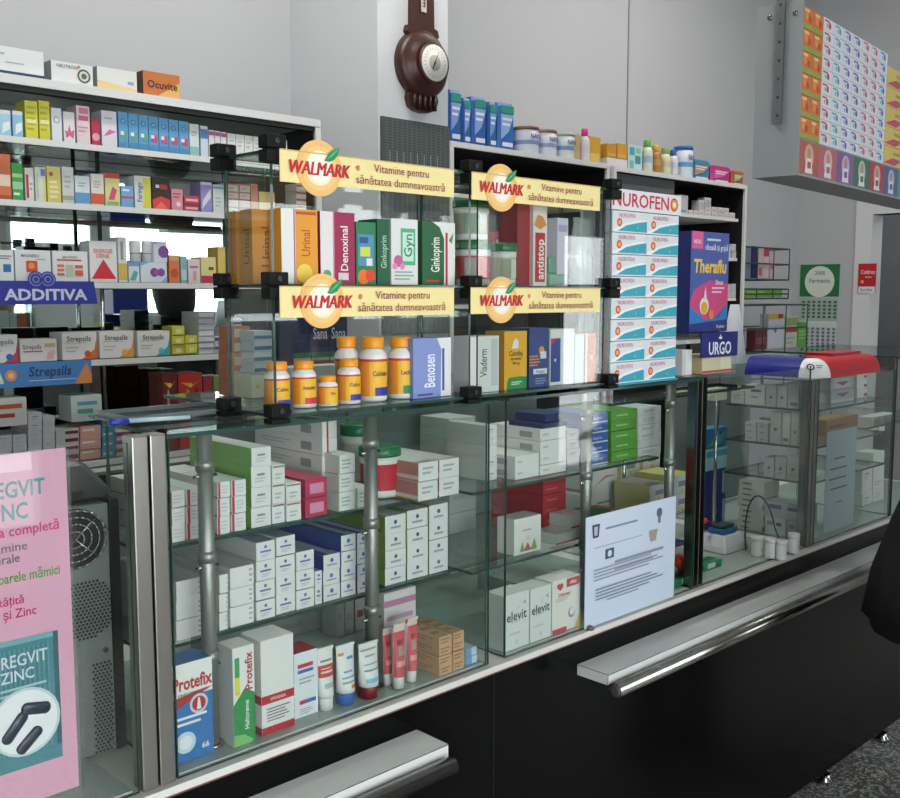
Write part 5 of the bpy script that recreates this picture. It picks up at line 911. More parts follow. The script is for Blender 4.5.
def flask(label, a, b, yt, Y, z0, c, lid, band='#c9c2cc', name='lotion_bottle', group='bottles on the black shelf units'):
    z1 = Q((a+b)/2, yt, Y=Y)[2]; zm = (z0+z1)/2; xa, xb = Xat(a, Y, zm), Xat(b, Y, zm); r = (xb-xa)/2*.85; x = (xa+xb)/2; h = z1-z0; z0 += .0006
    t = thing(name, label, 'bottle', (x, Y, z0), group)
    mb = MB(); mb.lathe((x, Y, z0), [(r*.9, 0, c), (r, .05*h, c), (r, .3*h, band), (r, .5*h, c), (r*.96, .66*h, c), (r*.6, .78*h, c)], M(c)); mb.build('bottle_body', t)
    mb = MB(); mb.lathe((x, Y, z0), [(r*.62, .785*h), (r*.66, .8*h), (r*.62, .97*h), (r*.5, h)], M(lid, .35)); mb.build('cap', t)
flask('white lotion bottle with bright pink cap', 580.5, 588.5, 129, 2.67, ZU, '#cfc6cc', '#c23a7c')
carton('golden yellow carton at the right end of the first black unit', 589, 600.5, 137, 2.66, ZU, .05, '#c99a34', [('r', .1, .1, .9, .4, '#d8b45a')], group='things at the right end of the first black unit')
ZU2 = 2.0355
carton('plain white carton under the two yellow ones', 607, 627, 158.5, 2.66, ZU2, .07, '#cfcccc', [], group='boxes at the left end of the second black unit')
zq = Q(617, 158.5, Y=2.66)[2]+.001
carton('golden carton lying on the white carton, left of two', 607, 616.5, 144, 2.66, zq, .07, '#c08a2c', [('r', .1, .1, .9, .3, '#cfa454')], group='boxes at the left end of the second black unit')
carton('golden carton lying on the white carton, right of two', 617.2, 627, 144, 2.66, zq, .07, '#c9942e', [('r', .1, .1, .9, .3, '#cfa454')], group='boxes at the left end of the second black unit')
carton('white and turquoise wipes pack with picture squares', 628, 642, 145, 2.66, ZU2, .06, '#b9cfcf', [('r', .1, .6, .45, .9, '#4a9ab0'), ('r', .5, .3, .9, .6, '#3f8a9c'), ('r', .1, .1, .4, .4, '#6ab0a4'), ('r', .55, .7, .9, .9, '#86b8a0')])
flask('slim white bottle with green pump top', 643, 651, 140, 2.67, ZU2, '#c4ccb8', '#6aa84a', '#9ab4c0')
flask('honey brown shaped bottle with yellow top', 651.5, 659.5, 145, 2.67, ZU2, '#a8743a', '#c9a840', '#b88a4c')
flask('cream bottle with green cap', 660.5, 669, 148, 2.67, ZU2, '#c9c8a8', '#8aa05a', '#b9b89a')
flask('slim white bottle with dark blue cap', 669.5, 676.5, 150, 2.67, ZU2, '#c8c8d0', '#2e5a9c', '#b8bcd0')
tin('tall white canister with blue lid', 677, 689, 147, 2.68, ZU2, '#c3ccd6', '#5a94c0', '#2f6aa8', None, 'wipes_canister', 'canister')
pack('turquoise diaper pack with baby picture', 692, 710.5, 160, Yp, ZU2, '#2a7a9c', '#a88672', .10, 'bright packs on the second black unit', '#2f86a8')
pack('magenta diaper pack left of the red one', 711.5, 731, 166, Yp, ZU2, '#b02a74', '#cc5a98', .10, 'bright packs on the second black unit', '#b8307c')
pack('small red and green pack at the right end', 732, 744, 171, Yp, ZU2, '#b04038', '#8aa850', .08, 'bright packs on the second black unit', '#cc5a3a')
carton('blue carton under the top board, left end of second black unit', 613, 626, 169, 2.65, 1.8685, .06, '#2a4a8c', [('r', .1, .3, .9, .6, '#7c8cb8')])
# small white cartons inside the black units
Zs = 1.8685; G = 'tiny white cartons inside the black unit'
carton('tall grey white carton inside the second black unit', 679, 688, 195, 2.63, Zs, .06, '#b4b4b6', [('r', .2, .1, .8, .2, '#8a6a8a')])
stack('tiny white carton', 'upper shelf of the second black unit', [(689, 693.5, [210, 214.5]), (694, 698.5, [210, 214.5]), (699, 704, [199, 204, 209, 214.5]), (704.6, 711, [197, 202, 207, 211, 215.5]), (711.6, 717, [207, 212, 217]), (717.6, 723, [208, 213, 218]), (723.6, 729, [209, 214, 219]), (729.5, 735, [213, 219])], 2.62, Zs, .04, G, '#c6c0c2', [('r', .2, .2, .8, .5, '#a8a0a4')])
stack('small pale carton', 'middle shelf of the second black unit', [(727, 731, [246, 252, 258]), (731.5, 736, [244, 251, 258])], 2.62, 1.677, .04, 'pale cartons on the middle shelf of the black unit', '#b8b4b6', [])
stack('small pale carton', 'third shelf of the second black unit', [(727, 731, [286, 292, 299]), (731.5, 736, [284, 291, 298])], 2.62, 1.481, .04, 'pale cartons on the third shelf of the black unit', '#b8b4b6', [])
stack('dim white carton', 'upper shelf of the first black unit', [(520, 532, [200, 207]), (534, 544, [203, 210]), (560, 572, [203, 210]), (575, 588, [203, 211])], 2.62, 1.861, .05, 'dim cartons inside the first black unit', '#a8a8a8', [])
stack('red and blue carton', 'middle shelf of the first black unit', [(494, 501, [214, 234]), (502, 513, [214, 234])], 2.62, 1.661, .05, 'red and blue cartons in the first black unit', '#b02a44', [('d', .5, .5, .2, '#2c3a7c'), ('d', .5, .5, .1, '#c9a0b0')])
# ================================================================ column: panel and barometer
PG = M('#4c5252', .35)
mb = MB(); xa, xb = 2.188, 2.497; mb.box(xa, 2.590, 1.36, xb, 2.5998, 2.085, PG)
mb.decal((xa, 2.590, 1.36), (xb-xa, 0, 0), (0, 0, .725), [('r', i/14, 0, i/14+.006, 1, '#767d7d') for i in range(1, 14)]+[('r', 0, .70+i*.0125, 1, .7015+i*.0125+.001, '#6a7171') for i in range(24)]+[('r', .1+i*.1, .78, .108+i*.1, .85, '#aab0b0') for i in range(8)], .0002)
mb.build('slat_panel', None, 'dark grey gridded panel on the column below the barometer', 'panel')
t = thing('barometer', 'carved dark wooden barometer with white dial on the column', 'barometer', (2.359, 2.57, 2.13))
WD = M('#3d1a12', .4, 0, .25, 30, .1)
cx, cz, R0 = 2.362, 2.274, .112
mb = MB(); out = []
for i in range(48):
    a = i*math.pi/24; r = R0*(1+.0)
    out.append((cx+r*math.cos(a), cz+r*math.sin(a)))
mb.loft([[(x, 2.598, z) for x, z in out], [(x, 2.572, z) for x, z in out], [(cx+(x-cx)*.86, 2.560, cz+(z-cz)*.86) for x, z in out], [(cx+(x-cx)*.66, 2.556, cz+(z-cz)*.66) for x, z in out], [(cx+(x-cx)*.60, 2.540, cz+(z-cz)*.60) for x, z in out]], WD)
# neck going up, shoulder and foot palmette
def slab(pts, y0, y1, m): mb.loft([[(x, y1, z) for x, z in pts], [(x, y0, z) for x, z in pts]], m, sm=False)
slab([(cx-.058, 2.36), (cx-.072, 2.375), (cx-.066, 2.395), (cx-.050, 2.40), (cx-.044, 2.72), (cx+.044, 2.72), (cx+.050, 2.40), (cx+.066, 2.395), (cx+.072, 2.375), (cx+.058, 2.36)][::-1], 2.574, 2.598, WD)
slab([(cx-.062, 2.178), (cx+.062, 2.178), (cx+.068, 2.160), (cx+.058, 2.130), (cx+.03, 2.118), (cx, 2.114), (cx-.03, 2.118), (cx-.058, 2.130), (cx-.068, 2.160)][::-1], 2.574, 2.598, WD)
for i in range(5):
    x = cx-.044+i*.022; mb.bar((x, 2.570, 2.172), (cx+(x-cx)*1.1, 2.570, 2.124), .007, M('#2a110c', .4), 8)
mb.build('carved_body', t)
mb = MB(); dx = cx+.012
mb.lathe((dx, 2.5395, cz), [(.068, 0, '#4a241a'), (.068, .006, '#4a241a'), (.060, .008, '#dcdad4'), (.0598, .0085, '#dcdad4'), (.026, .0086, '#8d8f8a'), (.0258, .009, '#a8a29a'), (.006, .0095, '#6a5a3a'), (.001, .011)], M('#dcdad4'), 36, 'y')
for i in range(24):
    a = i*math.pi/12; mb.poly([(dx+r*math.cos(a+da), 2.5302, cz+r*math.sin(a+da)) for r, da in ((.042, -.02), (.042, .02), (.05, .02), (.05, -.02))], '#8d8f90')
mb.poly([(dx-.004, 2.5285, cz-.01), (dx+.004, 2.5285, cz-.012), (dx+.014, 2.5285, cz+.034)], '#2a2a28') if False else None; dl = mb.build('dial', t, 'white round dial with grey centre'); mb = MB(); mb.bar((dx-.012, 2.5275, cz-.02), (dx+.014, 2.5275, cz+.036), .0018, '#2a2a28', 6, True, .0006); mb.build('needle', dl, 'dark pointer')
mb = MB(); mb.box(cx-.012, 2.570, 2.445, cx+.010, 2.5735, 2.70, M('#c9c6c2')); mb.decal((cx-.012, 2.570, 2.445), (.022, 0, 0), (0, 0, .255), [('l', .15, .05, .85, .95, 22, '#6a6664')]); mb.bar((cx, 2.568, 2.46), (cx, 2.568, 2.70), .0018, '#a03a3a', 6); mb.build('thermometer_scale', t, 'white thermometer strip')
# ================================================================ far wall: calendar, sticker, rack
mb = MB(); ya, yb = 3.030, 2.775; mb.box(5.992, yb, 1.02, 5.9998, ya, 1.682, M('#a9b5ae', .6))
mb.decal((5.992, ya, 1.02), (0, yb-ya, 0), (0, 0, .662), [('r', 0, .70, 1, 1, '#1f6a3c'), ('d', .5, .84, .145, '#d2d6cc'), tx('2008', .5, .92, .035, '#5a7a5c', {'w': .3}), tx('Farmacia', .5, .85, .04, '#5a7a5c', {'w': .55}), ('r', .02, .47, .98, .69, '#9db2a6'), ('r', .02, .45, .98, .47, '#c9cfcc'), ('r', .02, .22, .98, .45, '#c6c9cc'), ('r', .02, 0, .98, .21, '#7fa48c')]
    + [('r', .08+.135*i, .50+.035*j, .15+.135*i, .52+.035*j, '#3f5a4c') for i in range(7) for j in range(5)] + [('r', .08+.135*i, .25+.035*j, .15+.135*i, .27+.035*j, '#6a7478') for i in range(7) for j in range(5)] + [('r', .08+.135*i, .02+.035*j, .15+.135*i, .04+.035*j, '#2f5a40') for i in range(7) for j in range(5)])
mb.build('wall_calendar', None, 'green three month wall calendar with white oval', 'calendar')
mb = MB(); mb.box(5.978, 2.548, 1.505, 5.9848, 2.655, 1.680, M('#b9202a', .4)); mb.decal((5.978, 2.655, 1.505), (0, -.107, 0), (0, 0, .175), [('r', .05, .0, .98, .22, '#d8d8dc'), tx('Eurofon', .5, .11, .09, '#2c3a6c', {'w': .8}), tx('Coldrex', .55, .72, .14, '#e6d2d2', {'w': .8}), ('l', .4, .5, .9, .58, 1, '#e0b8b8'), ('d', .25, .38, .06, '#d8a048')]); mb.build('red_sticker', None, 'red sticker with white foot on the door frame', 'sticker')
t = thing('back_room_counter', 'pale counter with dark top seen through the doorway', 'counter', (6.9, 1.9, 0))
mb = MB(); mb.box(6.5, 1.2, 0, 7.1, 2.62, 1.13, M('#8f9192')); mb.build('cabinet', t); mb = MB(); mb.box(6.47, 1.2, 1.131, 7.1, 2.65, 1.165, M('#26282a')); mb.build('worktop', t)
carton('pale flat carton on the counter beyond the doorway', 888, 900, None, 1.9, 1.1655, .2, '#a9adb0', [], ztop=1.20, cat='box') if False else None
# wire rack
t = thing('wire_rack', 'dark green wire display rack beside the far black shelf unit', 'rack', (4.95, 2.75, 0))
WG = M('#2a3c3a', .4); r = .004
mb = MB(); mb.bar((4.80, 2.80, 0), (4.80, 2.80, 1.72), .012, WG); mb.lathe((4.80, 2.80, 0), [(.16, 0), (.16, .02), (.03, .03)], WG, 24); mb.build('pole', t)
def basket(z, h, xa, xb, ya=2.66, yb=2.92):
    mb = MB()
    for zz in (z, z+h*.5, z+h):
        mb.path([(xa, ya, zz), (xb, ya, zz), (xb, yb, zz), (xa, yb, zz), (xa, ya, zz)], r, WG, 6)
    n = 9
    for i in range(n+1):
        x = xa+(xb-xa)*i/n; 
        if i % 3 == 0: mb.bar((x, ya, z), (x, ya, z+h), r*.8, WG, 6)
        mb.bar((x, ya, z), (x, yb, z), r*.7, WG, 6)
    mb.bar((xb, yb, z), (xb, yb, z+h), r, WG, 6); mb.build('basket', t)
basket(1.575, .165, 4.62, 5.13); basket(1.475, .05, 4.62, 5.13); basket(1.19, .25, 4.62, 5.36); basket(.92, .18, 4.62, 5.36)
G = 'goods in the wire rack'
def rk(L, a, b, yt, z0, c, fr=(), Y=2.70, dep=.05, left=None): carton(L, a, b, yt, Y, z0, dep, c, fr, group=G, left=left)
rk('grey carton leftmost in the wire rack top basket', 745, 751, 246, 1.582, '#6a6e7c')
rk('navy carton in the wire rack top basket', 752, 757, 246, 1.582, '#1f2a58')
rk('cream carton in the wire rack top basket', 758, 763, 252, 1.582, '#b8a898', [('r', .2, .1, .8, .4, '#a05a5c')])
rk('pink topped white carton in the wire rack top basket', 763.5, 769, 247, 1.582, '#c4b0b4', [('r', 0, .7, 1, 1, '#b03a5c')])
rk('slim pink white carton at the right of the top basket', 770, 775, 256, 1.582, '#bfa8b2', [('r', .2, .4, .8, .6, '#b0708a')])
rk('flat lime green pack lying in the narrow basket', 745, 782, 288, 1.482, '#6a9a4c', [('r', .05, .3, .5, .7, '#86b060')], dep=.08)
rk('white sachet pack with yellow top in the lower basket', 768, 784, 314, 1.197, '#b4bac4', [('r', 0, .86, 1, 1, '#b8a850'), ('d', .45, .55, .08, '#4a6ab0'), ('r', .6, .88, .9, 1, '#a83a4a')])
rk('green and red pack in the lower basket', 785, 797, 316, 1.197, '#a8b4a0', [('r', 0, .72, 1, .95, '#7a9a5a'), ('r', 0, .5, 1, .66, '#a83038'), ('l', .1, .1, .9, .4, 2, '#8f9c96')])
rk('lime green pack at the right end of the lower basket', 798, 807, 322, 1.197, '#5f9c44', [('l', .1, .3, .9, .7, 3, '#8cbc6c')])
rk('dark red pack at the left of the lower basket', 755, 767, 328, 1.197, '#5c2a34', [('r', .1, .3, .9, .6, '#7c4a50')])
# ================================================================ hanging display of sweets
th = math.radians(6); HO = Vector((2.402, 1.232, 1.797)); ux = Vector((math.cos(th), math.sin(th), 0)); uy = Vector((-math.sin(th), math.cos(th), 0))
root = thing('hanging_display', 'grey hanging display case full of small sweet packets', 'display case', (0, 0, 0))
def hw(o): o.matrix_basis = Matrix(((ux.x, uy.x, 0, HO.x), (ux.y, uy.y, 0, HO.y), (0, 0, 1, HO.z), (0, 0, 0, 1)))
root['_o'] = (0, 0, 0); hw(root)
GP = M('#8b8f90', .5); L_, D_, H_ = 1.25, .118, .428
mb = MB(); mb.box(0, 0, 0, .006, D_, H_, GP)
for y, z in ((.02, .40), (.085, .40)): mb.lathe((-.0005, y, z-.004), [(.007, 0), (.004, -.003)], CHROME, 12, 'x')
mb.build('side_panel', root)
mb = MB(); mb.box(L_-.006, 0, 0, L_, D_, H_, GP); mb.build('side_panel', root)
mb = MB(); mb.box(.0065, D_-.006, .0065, L_-.0065, D_, H_, GP); mb.build('back_panel', root)
mb = MB(); mb.box(.0065, 0, 0, L_-.0065, D_, .006, GP); mb.build('bottom_panel', root)
mb = MB(); mb.box(.0065, .004, .090, L_-.0065, D_-.007, .094, GP); mb.build('inner_shelf', root)
PCS = [('#a85a4a', '#cfa08c'), ('#a8606a', '#d0a8ac'), ('#7a5a8c', '#b8a8c4'), ('#3f6a54', '#a8bcae'), ('#9c4048', '#c9a0a0'), ('#4a5a8c', '#a8b0c8'), ('#5f8a6a', '#b8c8b8'), ('#8c6a4a', '#c8b090'), ('#6a4a7c', '#b0a0c0')]
for i in range(9):
    mb = MB(); a = .0068+i*.137; mb.box(a, .001, .0065, a+.1365, .005, .0895, M(PCS[i][0], .4))
    mb.decal((a, .001, .0065), (.1365, 0, 0), (0, 0, .083), [('d', .5, .55, .38, PCS[i][1]), ('p', [(.3, .05), (.7, .05), (.62, .5), (.38, .5)], '#d2d4d8'), ('d', .5, .66, .16, '#b08a78'), ('r', .42, .2, .6, .4, PCS[i][0])]); mb.build('picture_card', root, 'small colourful picture card along the foot')
for x in (.055, .72):
    mb = MB()
    pass
# straps on the left side and right
for (x, y, lab) in ((-.010, .043, 0), (1.252, .043, 1)):
    mb = MB(); mb.box(x, y, .13, x+.0075, y+.022, 1.80, M('#9a9c9c', .35, 1.0))
    for k in range(8): mb.lathe((x-.0002 if not lab else x+.0077, y+.011, .15+k*.045), [(.004, 0), (.003, -.0006 if not lab else .0006)], '#3a3c3c', 8, 'x')
    mb.build('hanging_strap', root, 'perforated steel strap')
def sweet(label, u0, w, z0, h, base, fr, group, name='sweet_packet'):
    mb = MB(); mb.box(0, 0, 0, w-.0008, .09, h-.0008, base); mb.decal((0, 0, 0), (w-.0008, 0, 0), (0, 0, h-.0008), fr)
    # built in the case's own direction, then stood in its place
    o = mb.build(name, None, label, 'packet', group, origin=(0, 0, 0)); p = HO+ux*u0+uy*.003; o.matrix_basis = Matrix(((ux.x, uy.x, 0, p.x), (ux.y, uy.y, 0, p.y), (0, 0, 1, HO.z+z0), (0, 0, 0, 1))); return o
Z0 = .0945; n = 6; h = .05
for r_ in range(6):
    for c_ in range(2):
        sweet(f"orange fruit sweet packet, {['left', 'right'][c_]} column, {rowname(r_, 6)} row of the hanging display", .0078+c_*.0705, .070, Z0+r_*.0535, .053, '#c9713e', [('r', 0, 0, 1, .25, '#8f9a4a'), ('d', .35, .6, .2, '#d89048'), ('d', .68, .5, .18, '#b8482e'), ('r', .15, .78, .6, .92, '#e0bc8a')], 'orange sweet packets in the hanging display')
cols = ['#b8404a', '#3a9aa8', '#5a5aa8', '#5a52a0', '#c05070', '#c04a58', '#3a6ab0']
for c_ in range(7):
    for r_ in range(10):
        k = cols[c_]
        sweet(f"white chewing gum packet, {ORD[c_]} white column, {rowname(r_, 10) if r_ not in (7, 8) else ['eighth', 'ninth'][r_-7]} row up, hanging display", .1495+c_*.0765, .0760, Z0+r_*.0322, .0318, '#d2d4da', [('d', .6, .5, .28, k), ('d', .35, .42, .18, '#8aa4c8'), ('r', .1, .72, .55, .86, k)], 'white gum packets in the hanging display')
for c_ in range(3):
    for r_ in range(5):
        sweet(f"yellow sweet packet with pink wave, {ORD[c_]} yellow column, {rowname(r_, 5)} row, hanging display", .686+c_*.18, .179, Z0+r_*.058, .0575, '#cdb868', [('p', [(.0, .1), (.6, .05), (1, .4), (.5, .45)], '#b84a6a'), ('r', .5, .6, .9, .75, '#a88a3c')], 'yellow sweet packets in the hanging display')
# ================================================================ left: poster and computer
t = thing('poster_stand', 'pink vitamin poster in a clear stand at the left edge', 'poster', (.48, 1.25, .783))
yP = 1.262; xb = Xat(71.5, yP, 1.1); xa = Xat(-50, yP, 1.1); za, zb = .846, 1.303
mb = MB(); mb.box(xa, yP, za, xb, yP+.002, zb, M('#cf9db2', .5))
W, H = xb-xa, zb-za
def u(px, z=1.1): return (Xat(px, yP, z)-xa)/W
def v(py, px=30): return (Q(px, py, Y=yP)[2]-za)/H
def T_(txt, pl, pr, py, ph, col, off=.012):
    a, b = u(pl), u(pr); z = (Q(30, py-ph/2, Y=yP)[2]-Q(30, py+ph/2, Y=yP)[2])/H
    return ('t', txt, (a+b)/2, v(py), z, col, {'off': off, 'w': b-a, 'fill': 1})
mb.decal((xa, yP, za), (W, 0, 0), (0, 0, H), [
 T_('PREGVIT', -20, 50, 487, 16, '#3f8a8c', .02), T_('ZINC', -12, 32, 509, 16, '#3f8a8c', .02),
 T_('Formula completă', -38, 62, 528, 10, '#c22a6a'), T_('de vitamine', -34, 30, 544, 9, '#6a5a72', .0), T_('și minerale', -34, 22, 555, 9, '#6a5a72', .0),
 T_('pentru viitoarele mămici', -48, 61, 574, 10, '#5f9a4a'), T_('îmbunătățită', -36, 24, 597, 8, '#c22a6a'), T_('cu Fier și Zinc', -36, 36, 610, 9, '#c22a6a'),
 ('r', 0.02, v(766), u(56), v(638), '#3f7f88'), ('r', u(51), v(752), u(56), v(636), '#2c5a62'), ('r', .02, v(641), u(51), v(636), '#6aa4aa')]+[('r', .04+i*.04, v(750), .052+i*.04, v(645), '#5a949c') for i in range(19)]+[
 T_('PREGVIT', -10, 44, 656, 12, '#c6d8dc'), T_('ZINC', -4, 30, 671, 11, '#c6d8dc'), ('l', u(-5), v(692), u(46), v(681), 2, '#9ac0c6'),
 ('d', u(19), v(719), .098, '#b8cdd0'), ('d', u(19), v(719), .090, '#dde4e4')])
def pill(cu, cv, a, l, r):
    c = Vector((xa+cu*W, yP-.006, za+cv*H)); d = Vector((math.cos(a), 0, math.sin(a))); q = d.cross(Vector((0, 1, 0))); R = []
    for s, rr in ((-1, .2), (-.92, .7), (-.75, 1), (.75, 1), (.92, .7), (1, .2)):
        R.append([tuple(c+d*s*l+q*(rr*r*math.cos(i*math.pi/6))+Vector((0, 1, 0))*(rr*.003*math.sin(i*math.pi/6))) for i in range(12)])
    mb.loft(R, M('#16283a', .3))
pill(u(30), v(708), math.radians(-12), .019, .008); pill(u(8), v(722), math.radians(50), .022, .0075); pill(u(22), v(738), math.radians(42), .020, .0075)
mb.build('poster_sheet', t)
mb = MB(); mb.pane(xa-.01, yP-.013, .80, xb+.004, yP-.011, 1.304, glass_mat('thin_acrylic', (.97, .97, .97), .03), ACRYL); mb.build('clear_front', t)
mb = MB(); mb.pane(xa-.01, yP-.045, .7135, xb+.012, yP+.020, .7175, ACRYL, ACRYL); mb.pane(xa-.01, yP-.045, .7178, xb+.012, yP-.042, .836, ACRYL, ACRYL); mb.pane(xb+.007, yP-.0415, .7178, xb+.011, yP+.006, .836, ACRYL, ACRYL); mb.pane(xa-.01, yP+.003, .7178, xb+.006, yP+.006, 1.30, ACRYL, ACRYL); mb.build('acrylic_base', t, 'clear acrylic base pocket')
# computer
t = thing('computer_tower', 'grey metal computer tower seen from its perforated back', 'computer', (.54, 1.62, .784))
PCM = M('#8e9492', .45, .35, .06, 60); xa, xb = .46, .672; yb_ = 1.455; z0, z1 = .7868, 1.180
mb = MB(); mb.box(xa, yb_, z0, xb, 1.78, z1, PCM); HOLE = '#1a1c1d'
x2 = Xat(87, yb_, 1.0)
def holes(xc0, xc1, zc0, zc1, s, inside=lambda x, z: True):
    i = 0; z = zc0
    while z < zc1:
        x = xc0+(s/2 if i % 2 else 0)
        while x < xc1:
            if inside(x, z): mb.poly([(x+s*.38*math.cos(a), yb_-.0006, z+s*.38*math.sin(a)) for a in [k*math.pi/3 for k in range(6)]], HOLE)
            x += s
        z += s*.87; i += 1
holes(.640, .669, .79, .935, .0062)
fx, fz = .632, 1.020; holes(fx-.055, fx+.055, fz-.055, fz+.055, .0062, lambda x, z: (x-fx)**2+(z-fz)**2 < .047**2)
fz = 1.138
mb.decal((xa, yb_, z0), (xb-xa, 0, 0), (0, 0, z1-z0), [('r', .62, .1, .63, .95, '#6a706e')])
cs = mb.build('metal_casing', t)
mb = MB(); fx, fz = .618, 1.132
for rr in (.014, .026, .038, .049):
    pts = [(fx+rr*math.cos(a), yb_-.004, fz+rr*math.sin(a)*.9) for a in [k*math.pi/12 for k in range(25)]]; mb.path(pts, .0016, CHROME, 5)
for k in range(4): a = math.pi/4+k*math.pi/2; mb.bar((fx, yb_-.004, fz), (fx+.05*math.cos(a), yb_-.004, fz+.045*math.sin(a)), .0018, CHROME, 5)
mb.lathe((fx, yb_-.0009, fz), [(.047, 0), (.0468, .0006)], '#202324', 30, 'y'); mb.build('fan_grille', cs, 'wire fan grille over a dark opening')
mb = MB(); mb.box(xb+.0005, yb_-.004, z0, xb+.016, 1.79, z1+.006, BLACKP); mb.build('side_cover', t, 'black side cover')
for x, z in ((.666, 1.14), (.66, .95), (.664, .80)): mb = MB(); mb.lathe((x, yb_-.001, z), [(.005, 0), (.004, .003)], CHROME, 8, 'y'); mb.build('screw', cs)
t = thing('plastic_hood', 'dark grey plastic machine hood on top of the computer tower', 'machine', (.60, 1.56, 1.187))
mb = MB(); R = []
for z, x0_, x1_, y0_, y1_ in ((1.1872, .52, .688, 1.47, 1.66), (1.200, .52, .688, 1.47, 1.66), (1.235, .54, .665, 1.50, 1.64), (1.248, .56, .640, 1.52, 1.62)):
    R.append([(x0_, y0_, z), (x1_-.01, y0_, z), (x1_, y0_+.01, z), (x1_, y1_, z), (x0_, y1_, z)])
mb.loft(R, M('#3a3d3e', .45), sm=False); bevel(mb.build('hood_shell', t), .004)
mb = MB(); mb.box(.56, 1.4685, 1.190, .64, 1.4698, 1.202, '#16181a'); mb.build('slot', t)
